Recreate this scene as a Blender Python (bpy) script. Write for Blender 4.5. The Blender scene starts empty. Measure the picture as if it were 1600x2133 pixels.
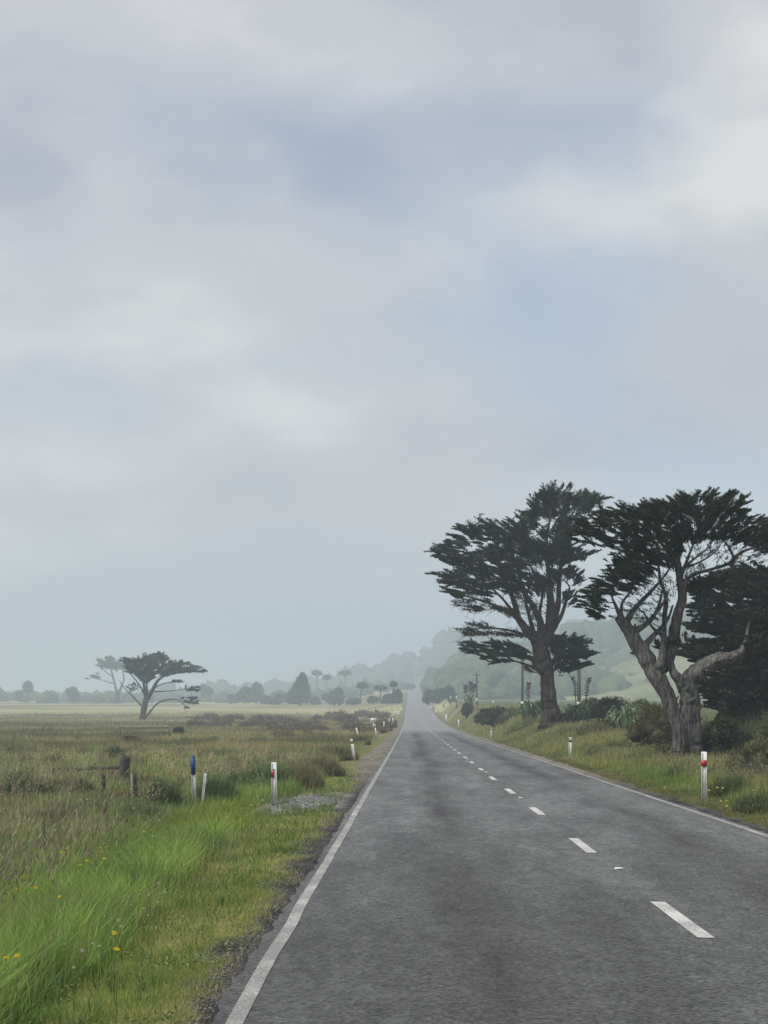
import bpy, math, random
import numpy as np

# ------------------------------------------------------------------ camera, world, sun, exposure
sc = bpy.context.scene
COL = sc.collection
rng = np.random.default_rng(7)
random.seed(7)
F, CX, HR, CAMZ = 4200.0, 855.0, 1452.0, 1.75      # focal length (photo px), vanishing column, horizon row, eye height

cam_d = bpy.data.cameras.new('camera'); cam = bpy.data.objects.new('camera', cam_d); COL.objects.link(cam)
cam.location = (0, 0, CAMZ); cam.rotation_euler = (math.radians(90), 0, 0)
cam_d.sensor_fit = 'VERTICAL'; cam_d.sensor_height = 36.0
cam_d.lens = F / 2133.0 * 36.0
cam_d.shift_x = -(CX - 800.0) / 2133.0
cam_d.shift_y = (HR - 1066.5) / 2133.0
cam_d.clip_start = 0.5; cam_d.clip_end = 12000
sc.camera = cam

SUN_DIR = np.array([-0.60, -0.35, 0.78]); SUN_DIR /= np.linalg.norm(SUN_DIR)
w = bpy.data.worlds.new('World'); sc.world = w; w.use_nodes = True
nt = w.node_tree; nt.nodes.clear()
N = nt.nodes.new; LK = nt.links.new
out = N('ShaderNodeOutputWorld'); bg1 = N('ShaderNodeBackground'); bg2 = N('ShaderNodeBackground'); mx = N('ShaderNodeMixShader')
sky = N('ShaderNodeTexSky'); sky.sky_type = 'NISHITA'; sky.sun_disc = False
sky.sun_elevation = math.asin(SUN_DIR[2]); sky.sun_rotation = math.atan2(SUN_DIR[0], SUN_DIR[1])
sky.air_density = 1.0; sky.dust_density = 0.2; sky.ozone_density = 1.5
stint = N('ShaderNodeMix'); stint.data_type = 'RGBA'; stint.blend_type = 'MULTIPLY'; stint.inputs[0].default_value = 1.0; LK(sky.outputs[0], stint.inputs[6]); stint.inputs[7].default_value = (1.08, .97, 1.0, 1); LK(stint.outputs[2], bg1.inputs[0]); bg1.inputs[1].default_value = 0.105
tc = N('ShaderNodeTexCoord')
def wnoise(scale, loc, detail, rough, dist=0.0):
    mp = N('ShaderNodeMapping'); mp.inputs['Scale'].default_value = scale; mp.inputs['Location'].default_value = loc
    LK(tc.outputs['Generated'], mp.inputs['Vector'])
    n = N('ShaderNodeTexNoise'); n.inputs['Scale'].default_value = 1.0; n.inputs['Detail'].default_value = detail
    n.inputs['Roughness'].default_value = rough; n.inputs['Distortion'].default_value = dist
    LK(mp.outputs[0], n.inputs['Vector']); return n.outputs['Fac']
def wramp(src, pts):
    r = N('ShaderNodeValToRGB'); r.color_ramp.interpolation = 'EASE'
    els = r.color_ramp.elements
    while len(els) < len(pts): els.new(0.5)
    for e, (p, c) in zip(els, pts): e.position = p; e.color = c if len(c) == 4 else (*c, 1)
    LK(src, r.inputs[0]); return r.outputs[0]
sepz = N('ShaderNodeSeparateXYZ'); LK(tc.outputs['Generated'], sepz.inputs[0])
COVER_LOC = (0.95, 21.96, 17.20)
cover_n = wramp(wnoise((4.6, 4.6, 9.5), COVER_LOC, 4.0, 0.46, 0.15), [(0.32, (.36,)*3), (0.56, (1,)*3)])
low = wramp(sepz.outputs[2], [(0.03, (1,)*3), (0.085, (0,)*3), (0.235, (0,)*3), (0.31, (1,)*3)])          # far cloud bank closes up towards the horizon; unbroken overcast overhead
cmax = N('ShaderNodeMath'); cmax.operation = 'MAXIMUM'; LK(cover_n, cmax.inputs[0]); LK(low, cmax.inputs[1]); cover = cmax.outputs[0]
tone_n = wramp(wnoise((5.6, 5.6, 11), (20.6, 46.37, 21.05), 5.0, 0.50, 0.2), [(0.30, (.42, .445, .51)), (0.50, (.515, .535, .575)), (0.68, (.66, .675, .68))])
tmix = N('ShaderNodeMix'); tmix.data_type = 'RGBA'; LK(wramp(sepz.outputs[2], [(0.0, (1,)*3), (0.095, (0,)*3)]), tmix.inputs[0]); LK(tone_n, tmix.inputs[6]); tmix.inputs[7].default_value = (.36, .43, .53, 1)
tone = tmix.outputs[2]
LK(tone, bg2.inputs[0]); bg2.inputs[1].default_value = 1.0
LK(cover, mx.inputs[0]); LK(bg1.outputs[0], mx.inputs[1]); LK(bg2.outputs[0], mx.inputs[2]); LK(mx.outputs[0], out.inputs[0])

sun_d = bpy.data.lights.new('sun', 'SUN'); sun = bpy.data.objects.new('sun', sun_d); COL.objects.link(sun)
sun_d.energy = 2.8; sun_d.angle = math.radians(10); sun_d.color = (1.0, 0.95, 0.87)
from mathutils import Vector
sun.rotation_euler = Vector(tuple(SUN_DIR)).to_track_quat('Z', 'Y').to_euler()

sc.view_settings.view_transform = 'Standard'; sc.view_settings.look = 'None'
sc.view_settings.exposure = 0.18; sc.view_settings.gamma = 1.0; sc.view_settings.use_curve_mapping = False
sc.render.engine = 'CYCLES'
sc.cycles.use_denoising = True
sc.cycles.max_bounces = 8; sc.cycles.volume_bounces = 2; sc.cycles.transparent_max_bounces = 8

# ------------------------------------------------------------------ numeric helpers
def smooth(a, b, x):
    t = np.clip((np.asarray(x, float) - a) / (b - a), 0, 1); return t * t * (3 - 2 * t)
def hash2(ix, iy, s):
    h = np.sin(ix * 127.1 + iy * 311.7 + s * 74.7) * 43758.5453
    return h - np.floor(h)
def vnoise(x, y, s=0.0):
    x = np.asarray(x, float); y = np.asarray(y, float)
    ix = np.floor(x); iy = np.floor(y); fx = x - ix; fy = y - iy
    fx = fx * fx * (3 - 2 * fx); fy = fy * fy * (3 - 2 * fy)
    a = hash2(ix, iy, s); b = hash2(ix + 1, iy, s); c = hash2(ix, iy + 1, s); d = hash2(ix + 1, iy + 1, s)
    return (a + (b - a) * fx) * (1 - fy) + (c + (d - c) * fx) * fy
def fbm(x, y, s=0.0, o=3):
    v = 0; a = 0.5; t = 0
    for k in range(o):
        v = v + a * vnoise(x, y, s + k * 3.3); t += a; a *= 0.5; x = np.asarray(x) * 2.03; y = np.asarray(y) * 2.03
    return v / t
def hermite(xs, ys):
    xs = np.array(xs, float); ys = np.array(ys, float); m = np.gradient(ys, xs)
    def f(x):
        x = np.clip(np.asarray(x, float), xs[0], xs[-1]); i = np.clip(np.searchsorted(xs, x) - 1, 0, len(xs) - 2)
        h = xs[i + 1] - xs[i]; t = (x - xs[i]) / h
        return ((2*t**3 - 3*t**2 + 1) * ys[i] + (t**3 - 2*t**2 + t) * h * m[i] + (-2*t**3 + 3*t**2) * ys[i+1] + (t**3 - t**2) * h * m[i+1])
    return f
road_z = hermite([-120, 0, 60, 124, 220, 301, 400, 505, 650, 834, 1115, 1500, 2300, 4000],
                 [1.18, 0, -.59, -1.22, -2.1, -2.5, -2.5, -1.85, -.6, 1.17, 4.4, 8.5, 10, 10])
left_z = hermite([-120, 0, 40, 60, 100, 160, 250, 350, 430, 600, 800, 1100, 1600, 4000],
                 [.8, -.35, -.75, -.95, -1.4, -2.0, -2.7, -3.05, -3.16, -2.9, -2.3, -1.7, .2, 1.5])
right_z = hermite([-120, 0, 40, 72, 100, 136, 200, 300, 500, 800, 1200, 4000],
                  [1.1, 0, -.45, -.7, -.5, -.25, -.2, 0, .25, .6, 2, 4])
def camber(X): return -0.012 * np.abs(np.asarray(X) - 2.2)
XL, XC, XR = -1.02, 2.35, 5.35
def zg(X, Y):
    X = np.asarray(X, float); Y = np.asarray(Y, float)
    zr = road_z(Y); inr = smooth(-1.32, -1.02, X) * (1 - smooth(5.35, 5.62, X))
    edge = zr + camber(np.clip(X, -1.5, 5.9)) - 0.07 * inr + 0.012
    bump = (fbm(X / 2.3, Y / 3.1, 1.0) - .5) * .16 + (fbm(X / 14, Y / 19, 2.0) - .5) * .5 * smooth(8, 40, np.abs(X - 2))
    gro = np.clip(Y - 520, 0, 900) * .09
    l = smooth(0, 1, (-X - 1.7) / (4.8 + gro)); r = smooth(0, 1, (X - 6.4) / (3.6 + gro * .6))
    ditch = -.14 * np.exp(-((X + 3.7) / .9) ** 2) * (1 - smooth(30, 60, Y))
    z = edge + (left_z(Y) - edge) * l + (right_z(Y) - edge) * r
    z = z + ditch + bump * (smooth(1.9, 4.5, -X) + smooth(6.6, 9, X))
    return z + (fbm(X / .35, Y / .5, 5.0) - .5) * .035 * (1 - inr)
def hit(px, row, lift=0.0, y0=9.0, y1=2500.0):
    # the ray through a photo point meets the ground raised by `lift` (grass hides the foot)
    Y = np.geomspace(y0, y1, 6000); X = (px - CX) * Y / F; zr = CAMZ - (row - HR) * Y / F
    d = zr - (zg(X, Y) + lift); k = np.argmax(d <= 0)
    if d[k] > 0: k = len(Y) - 1
    return float(X[k]), float(Y[k]), float(zg(X[k], Y[k]))
def P(px, row, Y): return np.array([(px - CX) * Y / F, Y, CAMZ - (row - HR) * Y / F])

# ------------------------------------------------------------------ mesh helpers
def mesh_np(name, V, T, C=None, smooth_shade=False):
    me = bpy.data.meshes.new(name); V = np.asarray(V, np.float32); T = np.asarray(T, np.int32)
    me.vertices.add(len(V)); me.vertices.foreach_set('co', V.ravel())
    k = T.shape[1]
    me.loops.add(T.size); me.loops.foreach_set('vertex_index', T.ravel())
    me.polygons.add(len(T)); me.polygons.foreach_set('loop_start', np.arange(0, T.size, k, dtype=np.int32))
    if smooth_shade: me.polygons.foreach_set('use_smooth', np.ones(len(T), bool))
    me.update(calc_edges=True)
    if C is not None:
        a = me.attributes.new('Col', 'FLOAT_COLOR', 'POINT'); C = np.asarray(C, np.float32)
        a.data.foreach_set('color', np.concatenate([C, np.ones((len(C), 1), np.float32)], 1).ravel())
    return me
class MB:
    """collects shapes (tris) with vertex colours"""
    def __init__(s): s.V = []; s.T = []; s.C = []; s.n = 0
    def add(s, V, T, C):
        V = np.asarray(V, float); T = np.asarray(T, int)
        C = np.asarray(C, float)
        if C.ndim == 1: C = np.tile(C, (len(V), 1))
        s.V.append(V); s.T.append(T + s.n); s.C.append(C); s.n += len(V)
    def box(s, c, size, col, rz=0.0, tilt=(0, 0), taper=1.0):
        x, y, z = np.array(size) / 2
        v = np.array([[-x,-y,-z],[x,-y,-z],[x,y,-z],[-x,y,-z],[-x*taper,-y*taper,z],[x*taper,-y*taper,z],[x*taper,y*taper,z],[-x*taper,y*taper,z]])
        v[:, 0] += tilt[0] * v[:, 2]; v[:, 1] += tilt[1] * v[:, 2]
        ca, sa = math.cos(rz), math.sin(rz); v = np.stack([v[:,0]*ca - v[:,1]*sa, v[:,0]*sa + v[:,1]*ca, v[:,2]], 1)
        q = [(0,3,2,1),(4,5,6,7),(0,1,5,4),(1,2,6,5),(2,3,7,6),(3,0,4,7)]
        t = [(a,b,c_) for a,b,c_,d in q] + [(a,c_,d) for a,b,c_,d in q]
        s.add(v + np.array(c), t, col)
    def tube(s, pts, rad, col, k=8, rough=0.0, cap=True):
        pts = np.asarray(pts, float); n = len(pts); rad = np.asarray(rad, float)
        tan = np.gradient(pts, axis=0); tan /= np.linalg.norm(tan, axis=1)[:, None] + 1e-9
        ref = np.array([0.0, 1.0, 0.0]) if abs(tan[0][1]) < .8 else np.array([1.0, 0, 0])
        u = np.cross(tan, ref); u /= np.linalg.norm(u, axis=1)[:, None] + 1e-9; v = np.cross(tan, u)
        a = np.linspace(0, 2 * np.pi, k, endpoint=False)
        R = np.tile(rad[:, None], (1, k))
        if rough:
            ph = rng.uniform(0, 6, 2)
            ii = np.arange(n)[:, None]
            R = R * (1 + rough * (np.sin(a[None] * 3 + ph[0] + ii * .05) * .45 + np.sin(a[None] * 5 + ph[1] - ii * .04) * .45 + np.sin(a[None]*7 + ph[0]*2 + ii*.03) * .35 + np.sin(a[None]*11 + ph[1]*3 - ii*.05) * .3 * (k > 20) + rng.uniform(-.22, .22, (n, k))))
        V = pts[:, None] + R[..., None] * (np.cos(a)[None, :, None] * u[:, None] + np.sin(a)[None, :, None] * v[:, None])
        V = V.reshape(-1, 3); T = []
        i = np.arange(n - 1)[:, None] * k; j = np.arange(k)[None]; j2 = (j + 1) % k
        T = np.concatenate([np.stack([i + j, i + j2, i + k + j2], -1).reshape(-1, 3), np.stack([i + j, i + k + j2, i + k + j], -1).reshape(-1, 3)])
        if cap:
            V = np.concatenate([V, pts[-1:], pts[:1]]); e = (n - 1) * k; jj = np.arange(k); jn = (jj + 1) % k
            T = np.concatenate([T, np.stack([e + jj, e + jn, np.full(k, n * k)], 1), np.stack([jn, jj, np.full(k, n * k + 1)], 1)])
        s.add(V, T, col)
    def leaves(s, Pt, D, L, W, C, rhomb=False):
        n = len(Pt); L = np.broadcast_to(L, n)[:, None]; W = np.broadcast_to(W, n)[:, None]
        D = D / (np.linalg.norm(D, axis=1)[:, None] + 1e-9)
        r = rng.normal(size=(n, 3)); sd = np.cross(D, r); sd /= np.linalg.norm(sd, axis=1)[:, None] + 1e-9
        if rhomb:
            V = np.stack([Pt, Pt + D * L * .5 + sd * W / 2, Pt + D * L, Pt + D * L * .5 - sd * W / 2], 1).reshape(-1, 3)
            b = np.arange(n)[:, None] * 4; T = np.concatenate([b + [[0, 1, 2]], b + [[0, 2, 3]]]); k = 4
        else:
            V = np.stack([Pt - sd * W / 2, Pt + sd * W / 2, Pt + D * L], 1).reshape(-1, 3)
            T = np.arange(n * 3).reshape(-1, 3); k = 3
        C = np.broadcast_to(np.asarray(C, float), (n, 3)); s.add(V, T, np.repeat(C, k, 0))
    def build(s, name, mat, parent=None, smooth_shade=False, origin=None):
        V = np.concatenate(s.V); T = np.concatenate(s.T); C = np.concatenate(s.C)
        if origin is not None: V = V - np.asarray(origin)
        me = mesh_np(name, V, T, C, smooth_shade); me.materials.append(mat)
        o = bpy.data.objects.new(name, me); COL.objects.link(o)
        if parent is not None: o.parent = parent
        elif origin is not None: o.location = origin
        return o
def tag(o, label=None, cat=None, group=None, kind=None):
    if label: o['label'] = label
    if cat: o['category'] = cat
    if group: o['group'] = group
    if kind: o['kind'] = kind
    return o
def thing(name, label, cat, loc, group=None):
    o = bpy.data.objects.new(name, None); COL.objects.link(o); o.location = loc; o.empty_display_size = .3
    return tag(o, label, cat, group)

# ------------------------------------------------------------------ materials
def mat_new(name):
    m = bpy.data.materials.new(name); m.use_nodes = True; t = m.node_tree; t.nodes.clear()
    o = t.nodes.new('ShaderNodeOutputMaterial'); return m, t, o
def noise_node(t, scale, detail=3, rough=.55, vec=None, kind='ShaderNodeTexNoise'):
    n = t.nodes.new(kind); n.inputs['Scale'].default_value = scale
    if kind == 'ShaderNodeTexNoise': n.inputs['Detail'].default_value = detail; n.inputs['Roughness'].default_value = rough
    if vec is None:
        g = t.nodes.new('ShaderNodeNewGeometry'); vec = g.outputs['Position']
    t.links.new(vec, n.inputs['Vector']); return n
def mapped(t, scale):
    g = t.nodes.new('ShaderNodeNewGeometry'); mp = t.nodes.new('ShaderNodeMapping'); mp.inputs['Scale'].default_value = scale
    t.links.new(g.outputs['Position'], mp.inputs['Vector']); return mp.outputs[0]
def maprange(t, src, a, b, c, d):
    n = t.nodes.new('ShaderNodeMapRange'); n.inputs[1].default_value = a; n.inputs[2].default_value = b
    n.inputs[3].default_value = c; n.inputs[4].default_value = d; t.links.new(src, n.inputs[0]); return n.outputs[0]
def mixc(t, fac, a, b, mode='MIX'):
    n = t.nodes.new('ShaderNodeMix'); n.data_type = 'RGBA'; n.blend_type = mode
    for inp, v in ((n.inputs[0], fac), (n.inputs[6], a), (n.inputs[7], b)):
        if isinstance(v, (int, float)): inp.default_value = v
        elif isinstance(v, tuple): inp.default_value = (*v, 1) if len(v) == 3 else v
        else: t.links.new(v, inp)
    return n.outputs[2]
def mul_val(t, col, val): return mixc(t, 1.0, col, val, 'MULTIPLY')
def attr(t):
    a = t.nodes.new('ShaderNodeAttribute'); a.attribute_name = 'Col'; return a.outputs['Color']
def leaf_mat(name, trans=.3, rough=.6, var=(1.5, .6)):
    m, t, o = mat_new(name)
    c = attr(t); n = noise_node(t, var[0], 2); c = mul_val(t, c, maprange(t, n.outputs['Fac'], .3, .7, 1 - var[1] * .5, 1 + var[1] * .5))
    p = t.nodes.new('ShaderNodeBsdfPrincipled'); p.inputs['Roughness'].default_value = rough; p.inputs['Specular IOR Level'].default_value = .25
    t.links.new(c, p.inputs['Base Color'])
    if trans:
        tr = t.nodes.new('ShaderNodeBsdfTranslucent'); t.links.new(c, tr.inputs[0])
        mx_ = t.nodes.new('ShaderNodeMixShader'); mx_.inputs[0].default_value = trans
        t.links.new(p.outputs[0], mx_.inputs[1]); t.links.new(tr.outputs[0], mx_.inputs[2]); t.links.new(mx_.outputs[0], o.inputs[0])
    else: t.links.new(p.outputs[0], o.inputs[0])
    return m
def solid_mat(name, scale=20, var=.25, rough=.7, bump=0.0, spec=.3, stretch=(1, 1, 1)):
    m, t, o = mat_new(name)
    n = noise_node(t, scale, 4, .6, mapped(t, stretch)); c = mul_val(t, attr(t), maprange(t, n.outputs['Fac'], .25, .75, 1 - var, 1 + var))
    p = t.nodes.new('ShaderNodeBsdfPrincipled'); p.inputs['Roughness'].default_value = rough; p.inputs['Specular IOR Level'].default_value = spec
    t.links.new(c, p.inputs['Base Color'])
    if bump:
        b = t.nodes.new('ShaderNodeBump'); b.inputs['Strength'].default_value = .8; b.inputs['Distance'].default_value = bump
        t.links.new(n.outputs['Fac'], b.inputs['Height']); t.links.new(b.outputs[0], p.inputs['Normal'])
    t.links.new(p.outputs[0], o.inputs[0]); return m
M_grass = leaf_mat('grass blades', .35, .55, (.8, .5))
M_leaf = leaf_mat('foliage', .18, .6, (.9, .6))
M_cyp = leaf_mat('cypress foliage', .06, .7, (.7, .5))
M_far = leaf_mat('far foliage', .1, .8, (.25, .7))
def bark_mat():
    m, t, o = mat_new('bark'); n1 = noise_node(t, 13, 5, .65, mapped(t, (1, 1, .13))); n2 = noise_node(t, 1.6, 3, .6); n3 = noise_node(t, 45, 3, .6, mapped(t, (1, 1, .3)))
    c = mul_val(t, attr(t), maprange(t, n1.outputs['Fac'], .36, .62, .28, 1.45)); c = mul_val(t, c, maprange(t, n2.outputs['Fac'], .3, .7, .7, 1.3)); c = mul_val(t, c, maprange(t, n3.outputs['Fac'], .3, .7, .75, 1.25))
    p = t.nodes.new('ShaderNodeBsdfPrincipled'); p.inputs['Roughness'].default_value = .95; p.inputs['Specular IOR Level'].default_value = .1; t.links.new(c, p.inputs['Base Color'])
    b = t.nodes.new('ShaderNodeBump'); b.inputs['Strength'].default_value = 1.0; b.inputs['Distance'].default_value = .12; t.links.new(n1.outputs['Fac'], b.inputs['Height']); t.links.new(b.outputs[0], p.inputs['Normal'])
    t.links.new(p.outputs[0], o.inputs[0]); return m
M_bark = bark_mat()
M_wood = solid_mat('weathered wood', 25, .45, .9, .01, .15, (1, 1, .2))
M_plastic = solid_mat('marker plastic', 7, .22, .5, 0, .4)
M_reflect = solid_mat('reflector', 60, .12, .3, 0, .5)
M_stone = solid_mat('gravel stones', 30, .3, .9)
M_petal = leaf_mat('petals', .3, .6, (20, .2))
M_soil = solid_mat('ground', 3.5, .38, .95, .03, .1)

# ------------------------------------------------------------------ ground (one sheet to the horizon)
gx = np.concatenate([-np.geomspace(1500, 14, 46)[:-1], np.arange(-14, 14, .22), np.geomspace(14, 1500, 46)])
gy = np.concatenate([np.linspace(-95, 8, 30)[:-1], np.geomspace(8, 3500, 380)])
GX, GY = np.meshgrid(gx, gy); GZ = zg(GX, GY)
def lerp(a, b, t): return np.asarray(a) + (np.asarray(b) - np.asarray(a)) * np.asarray(t)[..., None]
def ground_colour(X, Y):
    wob = (fbm(X / .5, Y / .8, 11) - .5) * .5
    dl = XL - X + wob; dr = X - XR + wob
    past = lerp((.10, .11, .04), (.20, .17, .085), smooth(.35, .7, fbm(X / 9, Y / 22, 13)))
    past = lerp(past, (.34, .32, .16), smooth(330, 520, Y) * smooth(.25, .6, fbm(X / 60, Y / 90, 14)))
    far = lerp(past, (.13, .16, .06), smooth(250, 400, Y) * smooth(8, 25, X))
    mown = lerp((.12, .13, .034), (.18, .165, .06), smooth(.4, .7, fbm(X / .4, Y / 1.2, 15)))
    soil = lerp((.030, .029, .030), (.075, .068, .060), smooth(.3, .7, fbm(X / .2, Y / .3, 16)))
    grav = lerp((.14, .125, .10), (.20, .18, .15), smooth(.3, .7, fbm(X / .7, Y / 2.0, 17)))
    edge_l = .42 + .55 * smooth(48, 75, Y); edge_r = .45 + .3 * smooth(60, 120, Y)
    soil = lerp(soil, grav, smooth(44, 70, Y))
    c = lerp(soil, mown, smooth(-.06, .12, np.maximum(dl - edge_l, dr - edge_r)))
    c = lerp(c, far, smooth(.9, 2.2, np.maximum(dl, dr)))
    drive = smooth(37.5, 39.5, Y + wob * 2) * (1 - smooth(46, 48.5, Y + wob * 3)) * smooth(.2, .5, dl) * (1 - smooth(1.5, 2.4, dl))
    return lerp(c, lerp((.11, .115, .12), (.24, .24, .235), smooth(.3, .7, fbm(X/.25, Y/.6, 18))), drive * .85)
nx, ny = len(gx), len(gy)
idx = np.arange(nx * ny).reshape(ny, nx)
quads = np.stack([idx[:-1, :-1], idx[:-1, 1:], idx[1:, 1:], idx[1:, :-1]], -1).reshape(-1, 4)
me = mesh_np('ground', np.stack([GX, GY, GZ], -1).reshape(-1, 3), quads, ground_colour(GX, GY).reshape(-1, 3), True)
me.materials.append(M_soil)
ground = bpy.data.objects.new('ground', me); COL.objects.link(ground); tag(ground, 'rough green and tan pasture on both sides of the road', kind='structure')

# ------------------------------------------------------------------ road with markings
def road_mat():
    m, t, o = mat_new('chip seal')
    g = t.nodes.new('ShaderNodeNewGeometry'); sx = t.nodes.new('ShaderNodeSeparateXYZ'); t.links.new(g.outputs['Position'], sx.inputs[0])
    vor = noise_node(t, 34, kind='ShaderNodeTexVoronoi'); fine = noise_node(t, 95, 3, .7)
    big = noise_node(t, .55, 4, .55, mapped(t, (1.2, .13, 1))); mid = noise_node(t, 3.2, 4, .6, mapped(t, (1, .6, 1)))
    def band(x0, wd):
        a = t.nodes.new('ShaderNodeMath'); a.operation = 'SUBTRACT'; t.links.new(sx.outputs[0], a.inputs[0]); a.inputs[1].default_value = x0
        wv = t.nodes.new('ShaderNodeMath'); wv.operation = 'MULTIPLY_ADD'; t.links.new(big.outputs['Fac'], wv.inputs[0]); wv.inputs[1].default_value = .7; wv.inputs[2].default_value = -.35
        s = t.nodes.new('ShaderNodeMath'); s.operation = 'ADD'; t.links.new(a.outputs[0], s.inputs[0]); t.links.new(wv.outputs[0], s.inputs[1])
        b = t.nodes.new('ShaderNodeMath'); b.operation = 'ABSOLUTE'; t.links.new(s.outputs[0], b.inputs[0])
        return maprange(t, b.outputs[0], 0, wd, 1, 0)
    base = mixc(t, maprange(t, mid.outputs['Fac'], .3, .7, 0, 1), (.090, .095, .094), (.136, .143, .141))
    bl = t.nodes.new('ShaderNodeMath'); bl.operation = 'MAXIMUM'; t.links.new(band(.62, .62), bl.inputs[0]); t.links.new(band(3.95, .62), bl.inputs[1])
    bm_ = t.nodes.new('ShaderNodeMath'); bm_.operation = 'MULTIPLY'; t.links.new(bl.outputs[0], bm_.inputs[0]); t.links.new(maprange(t, big.outputs['Fac'], .35, .62, .3, .9), bm_.inputs[1])
    base = mixc(t, bm_.outputs[0], base, (.030, .027, .027))
    base = mixc(t, maprange(t, big.outputs['Fac'], .52, .75, 0, .5), base, (.036, .033, .033))
    blot = noise_node(t, 1.5, 5, .6, mapped(t, (1, .13, 1))); base = mul_val(t, base, maprange(t, blot.outputs['Fac'], .35, .65, .70, 1.26))
    spk = noise_node(t, 26, 2, .5); base = mixc(t, maprange(t, spk.outputs['Fac'], .66, .72, 0, .55), base, (.30, .30, .29))
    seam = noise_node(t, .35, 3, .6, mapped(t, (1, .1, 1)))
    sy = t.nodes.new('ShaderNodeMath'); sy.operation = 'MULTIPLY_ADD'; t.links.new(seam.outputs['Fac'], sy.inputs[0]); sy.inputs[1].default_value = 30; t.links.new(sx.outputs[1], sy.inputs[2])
    base = mixc(t, maprange(t, sy.outputs[0], 225, 262, 0, .7), base, (.24, .24, .235))         # older, paler seal further along, with glare and haze brightness mixed into its colour
    base = mixc(t, maprange(t, sy.outputs[0], 29, 50, .62, 0), base, (.038, .036, .036))          # dark bitumen bleed, and weaker grazing sheen painted in, on the nearest stretch
    chip = maprange(t, vor.outputs['Color'], .1, .9, .45, 1.75)
    base = mul_val(t, base, chip)
    grit = noise_node(t, 7, 5, .65, mapped(t, (1, .25, 1)))
    base = mul_val(t, base, maprange(t, grit.outputs['Fac'], .3, .7, .78, 1.22))
    base = mul_val(t, base, maprange(t, fine.outputs['Fac'], .3, .7, .62, 1.38))
    p = t.nodes.new('ShaderNodeBsdfPrincipled'); p.inputs['Roughness'].default_value = .66; p.inputs['Specular IOR Level'].default_value = .22
    t.links.new(base, p.inputs['Base Color'])
    b = t.nodes.new('ShaderNodeBump'); b.inputs['Strength'].default_value = .7; b.inputs['Distance'].default_value = .012
    t.links.new(vor.outputs['Distance'], b.inputs['Height']); t.links.new(b.outputs[0], p.inputs['Normal'])
    t.links.new(p.outputs[0], o.inputs[0]); return m
def paint_mat(name, wear):
    m, t, o = mat_new(name)
    n1 = noise_node(t, 60, 4, .7); n2 = noise_node(t, 1.2, 3)
    s = t.nodes.new('ShaderNodeMath'); s.operation = 'MULTIPLY_ADD'; t.links.new(n2.outputs['Fac'], s.inputs[0]); s.inputs[1].default_value = .35; t.links.new(n1.outputs['Fac'], s.inputs[2])
    f = maprange(t, s.outputs[0], .50 + wear, .62 + wear, 0, 1)
    c = mixc(t, f, (.62, .61, .58), (.20, .19, .18))
    p = t.nodes.new('ShaderNodeBsdfPrincipled'); p.inputs['Roughness'].default_value = .7; t.links.new(c, p.inputs['Base Color']); t.links.new(p.outputs[0], o.inputs[0]); return m
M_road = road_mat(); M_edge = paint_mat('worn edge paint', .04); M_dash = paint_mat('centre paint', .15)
def strip(name, xa, xb, ys, lift, mat, parent=None, wob=0.0, cols=2, seed=0):
    ys = np.asarray(ys); V = []
    for j in range(cols):
        f = j / (cols - 1); x = xa + (xb - xa) * f + wob * ((fbm(ys / 2.2, ys * 0 + seed, 21 + j * (wob > .04)) - .5) + (.9 * (fbm(ys / .28, ys * 0 + seed, 23 + j) - .5) if wob > .04 else 0)) + .06 * (fbm(ys / 40, ys * 0 + 3, 4) - .5)
        V.append(np.stack([x, ys, road_z(ys) + camber(x) + lift], 1))
    V = np.stack(V, 1); n = len(ys); i = np.arange(n * cols).reshape(n, cols)
    q = np.stack([i[:-1, :-1], i[:-1, 1:], i[1:, 1:], i[1:, :-1]], -1).reshape(-1, 4)
    me = mesh_np(name, V.reshape(-1, 3), q, None, True); me.materials.append(mat)
    o = bpy.data.objects.new(name, me); COL.objects.link(o); o.parent = parent; return o
YS = np.concatenate([np.linspace(-60, 6, 60)[:-1], np.geomspace(6, 1450, 660)])
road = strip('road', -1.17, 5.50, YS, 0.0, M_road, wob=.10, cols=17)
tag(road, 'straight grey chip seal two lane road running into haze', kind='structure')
strip('edge_line', XL - .053, XL + .053, YS, .005, M_edge, road, .03, seed=1)
strip('edge_line', XR - .055, XR + .055, YS, .005, M_edge, road, .02, seed=2)
for k in range(-2, 60):
    y = 15.95 + 10.0 * k
    strip('centre_dash', XC - .07, XC + .07, np.linspace(y, y + 3.1, 8), .006, M_dash, road, .008, seed=5 + k)
for k in range(6):
    y = 23.2 + 20.2 * k; mb = MB(); z = float(road_z(y) + camber(2.38))
    mb.box((0, 0, .009), (.11, .10, .018), (.62, .62, .60), taper=.75)
    o = mb.build('road_stud', M_plastic); o.location = (2.40 - .02 * (k % 2), y, z + .002)
    c = MB(); c.box((0, -.0475, .010), (.085, .008, .011), (.75, .76, .75), tilt=(0, .5)); r = c.build('reflector', M_reflect, o)
    tag(o, ['white raised road stud between the two nearest centre dashes', 'white raised road stud ahead of the third centre dash'][k] if k < 2 else 'small white road stud far along the centre line', 'road stud', 'studs along the centre line')

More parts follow.
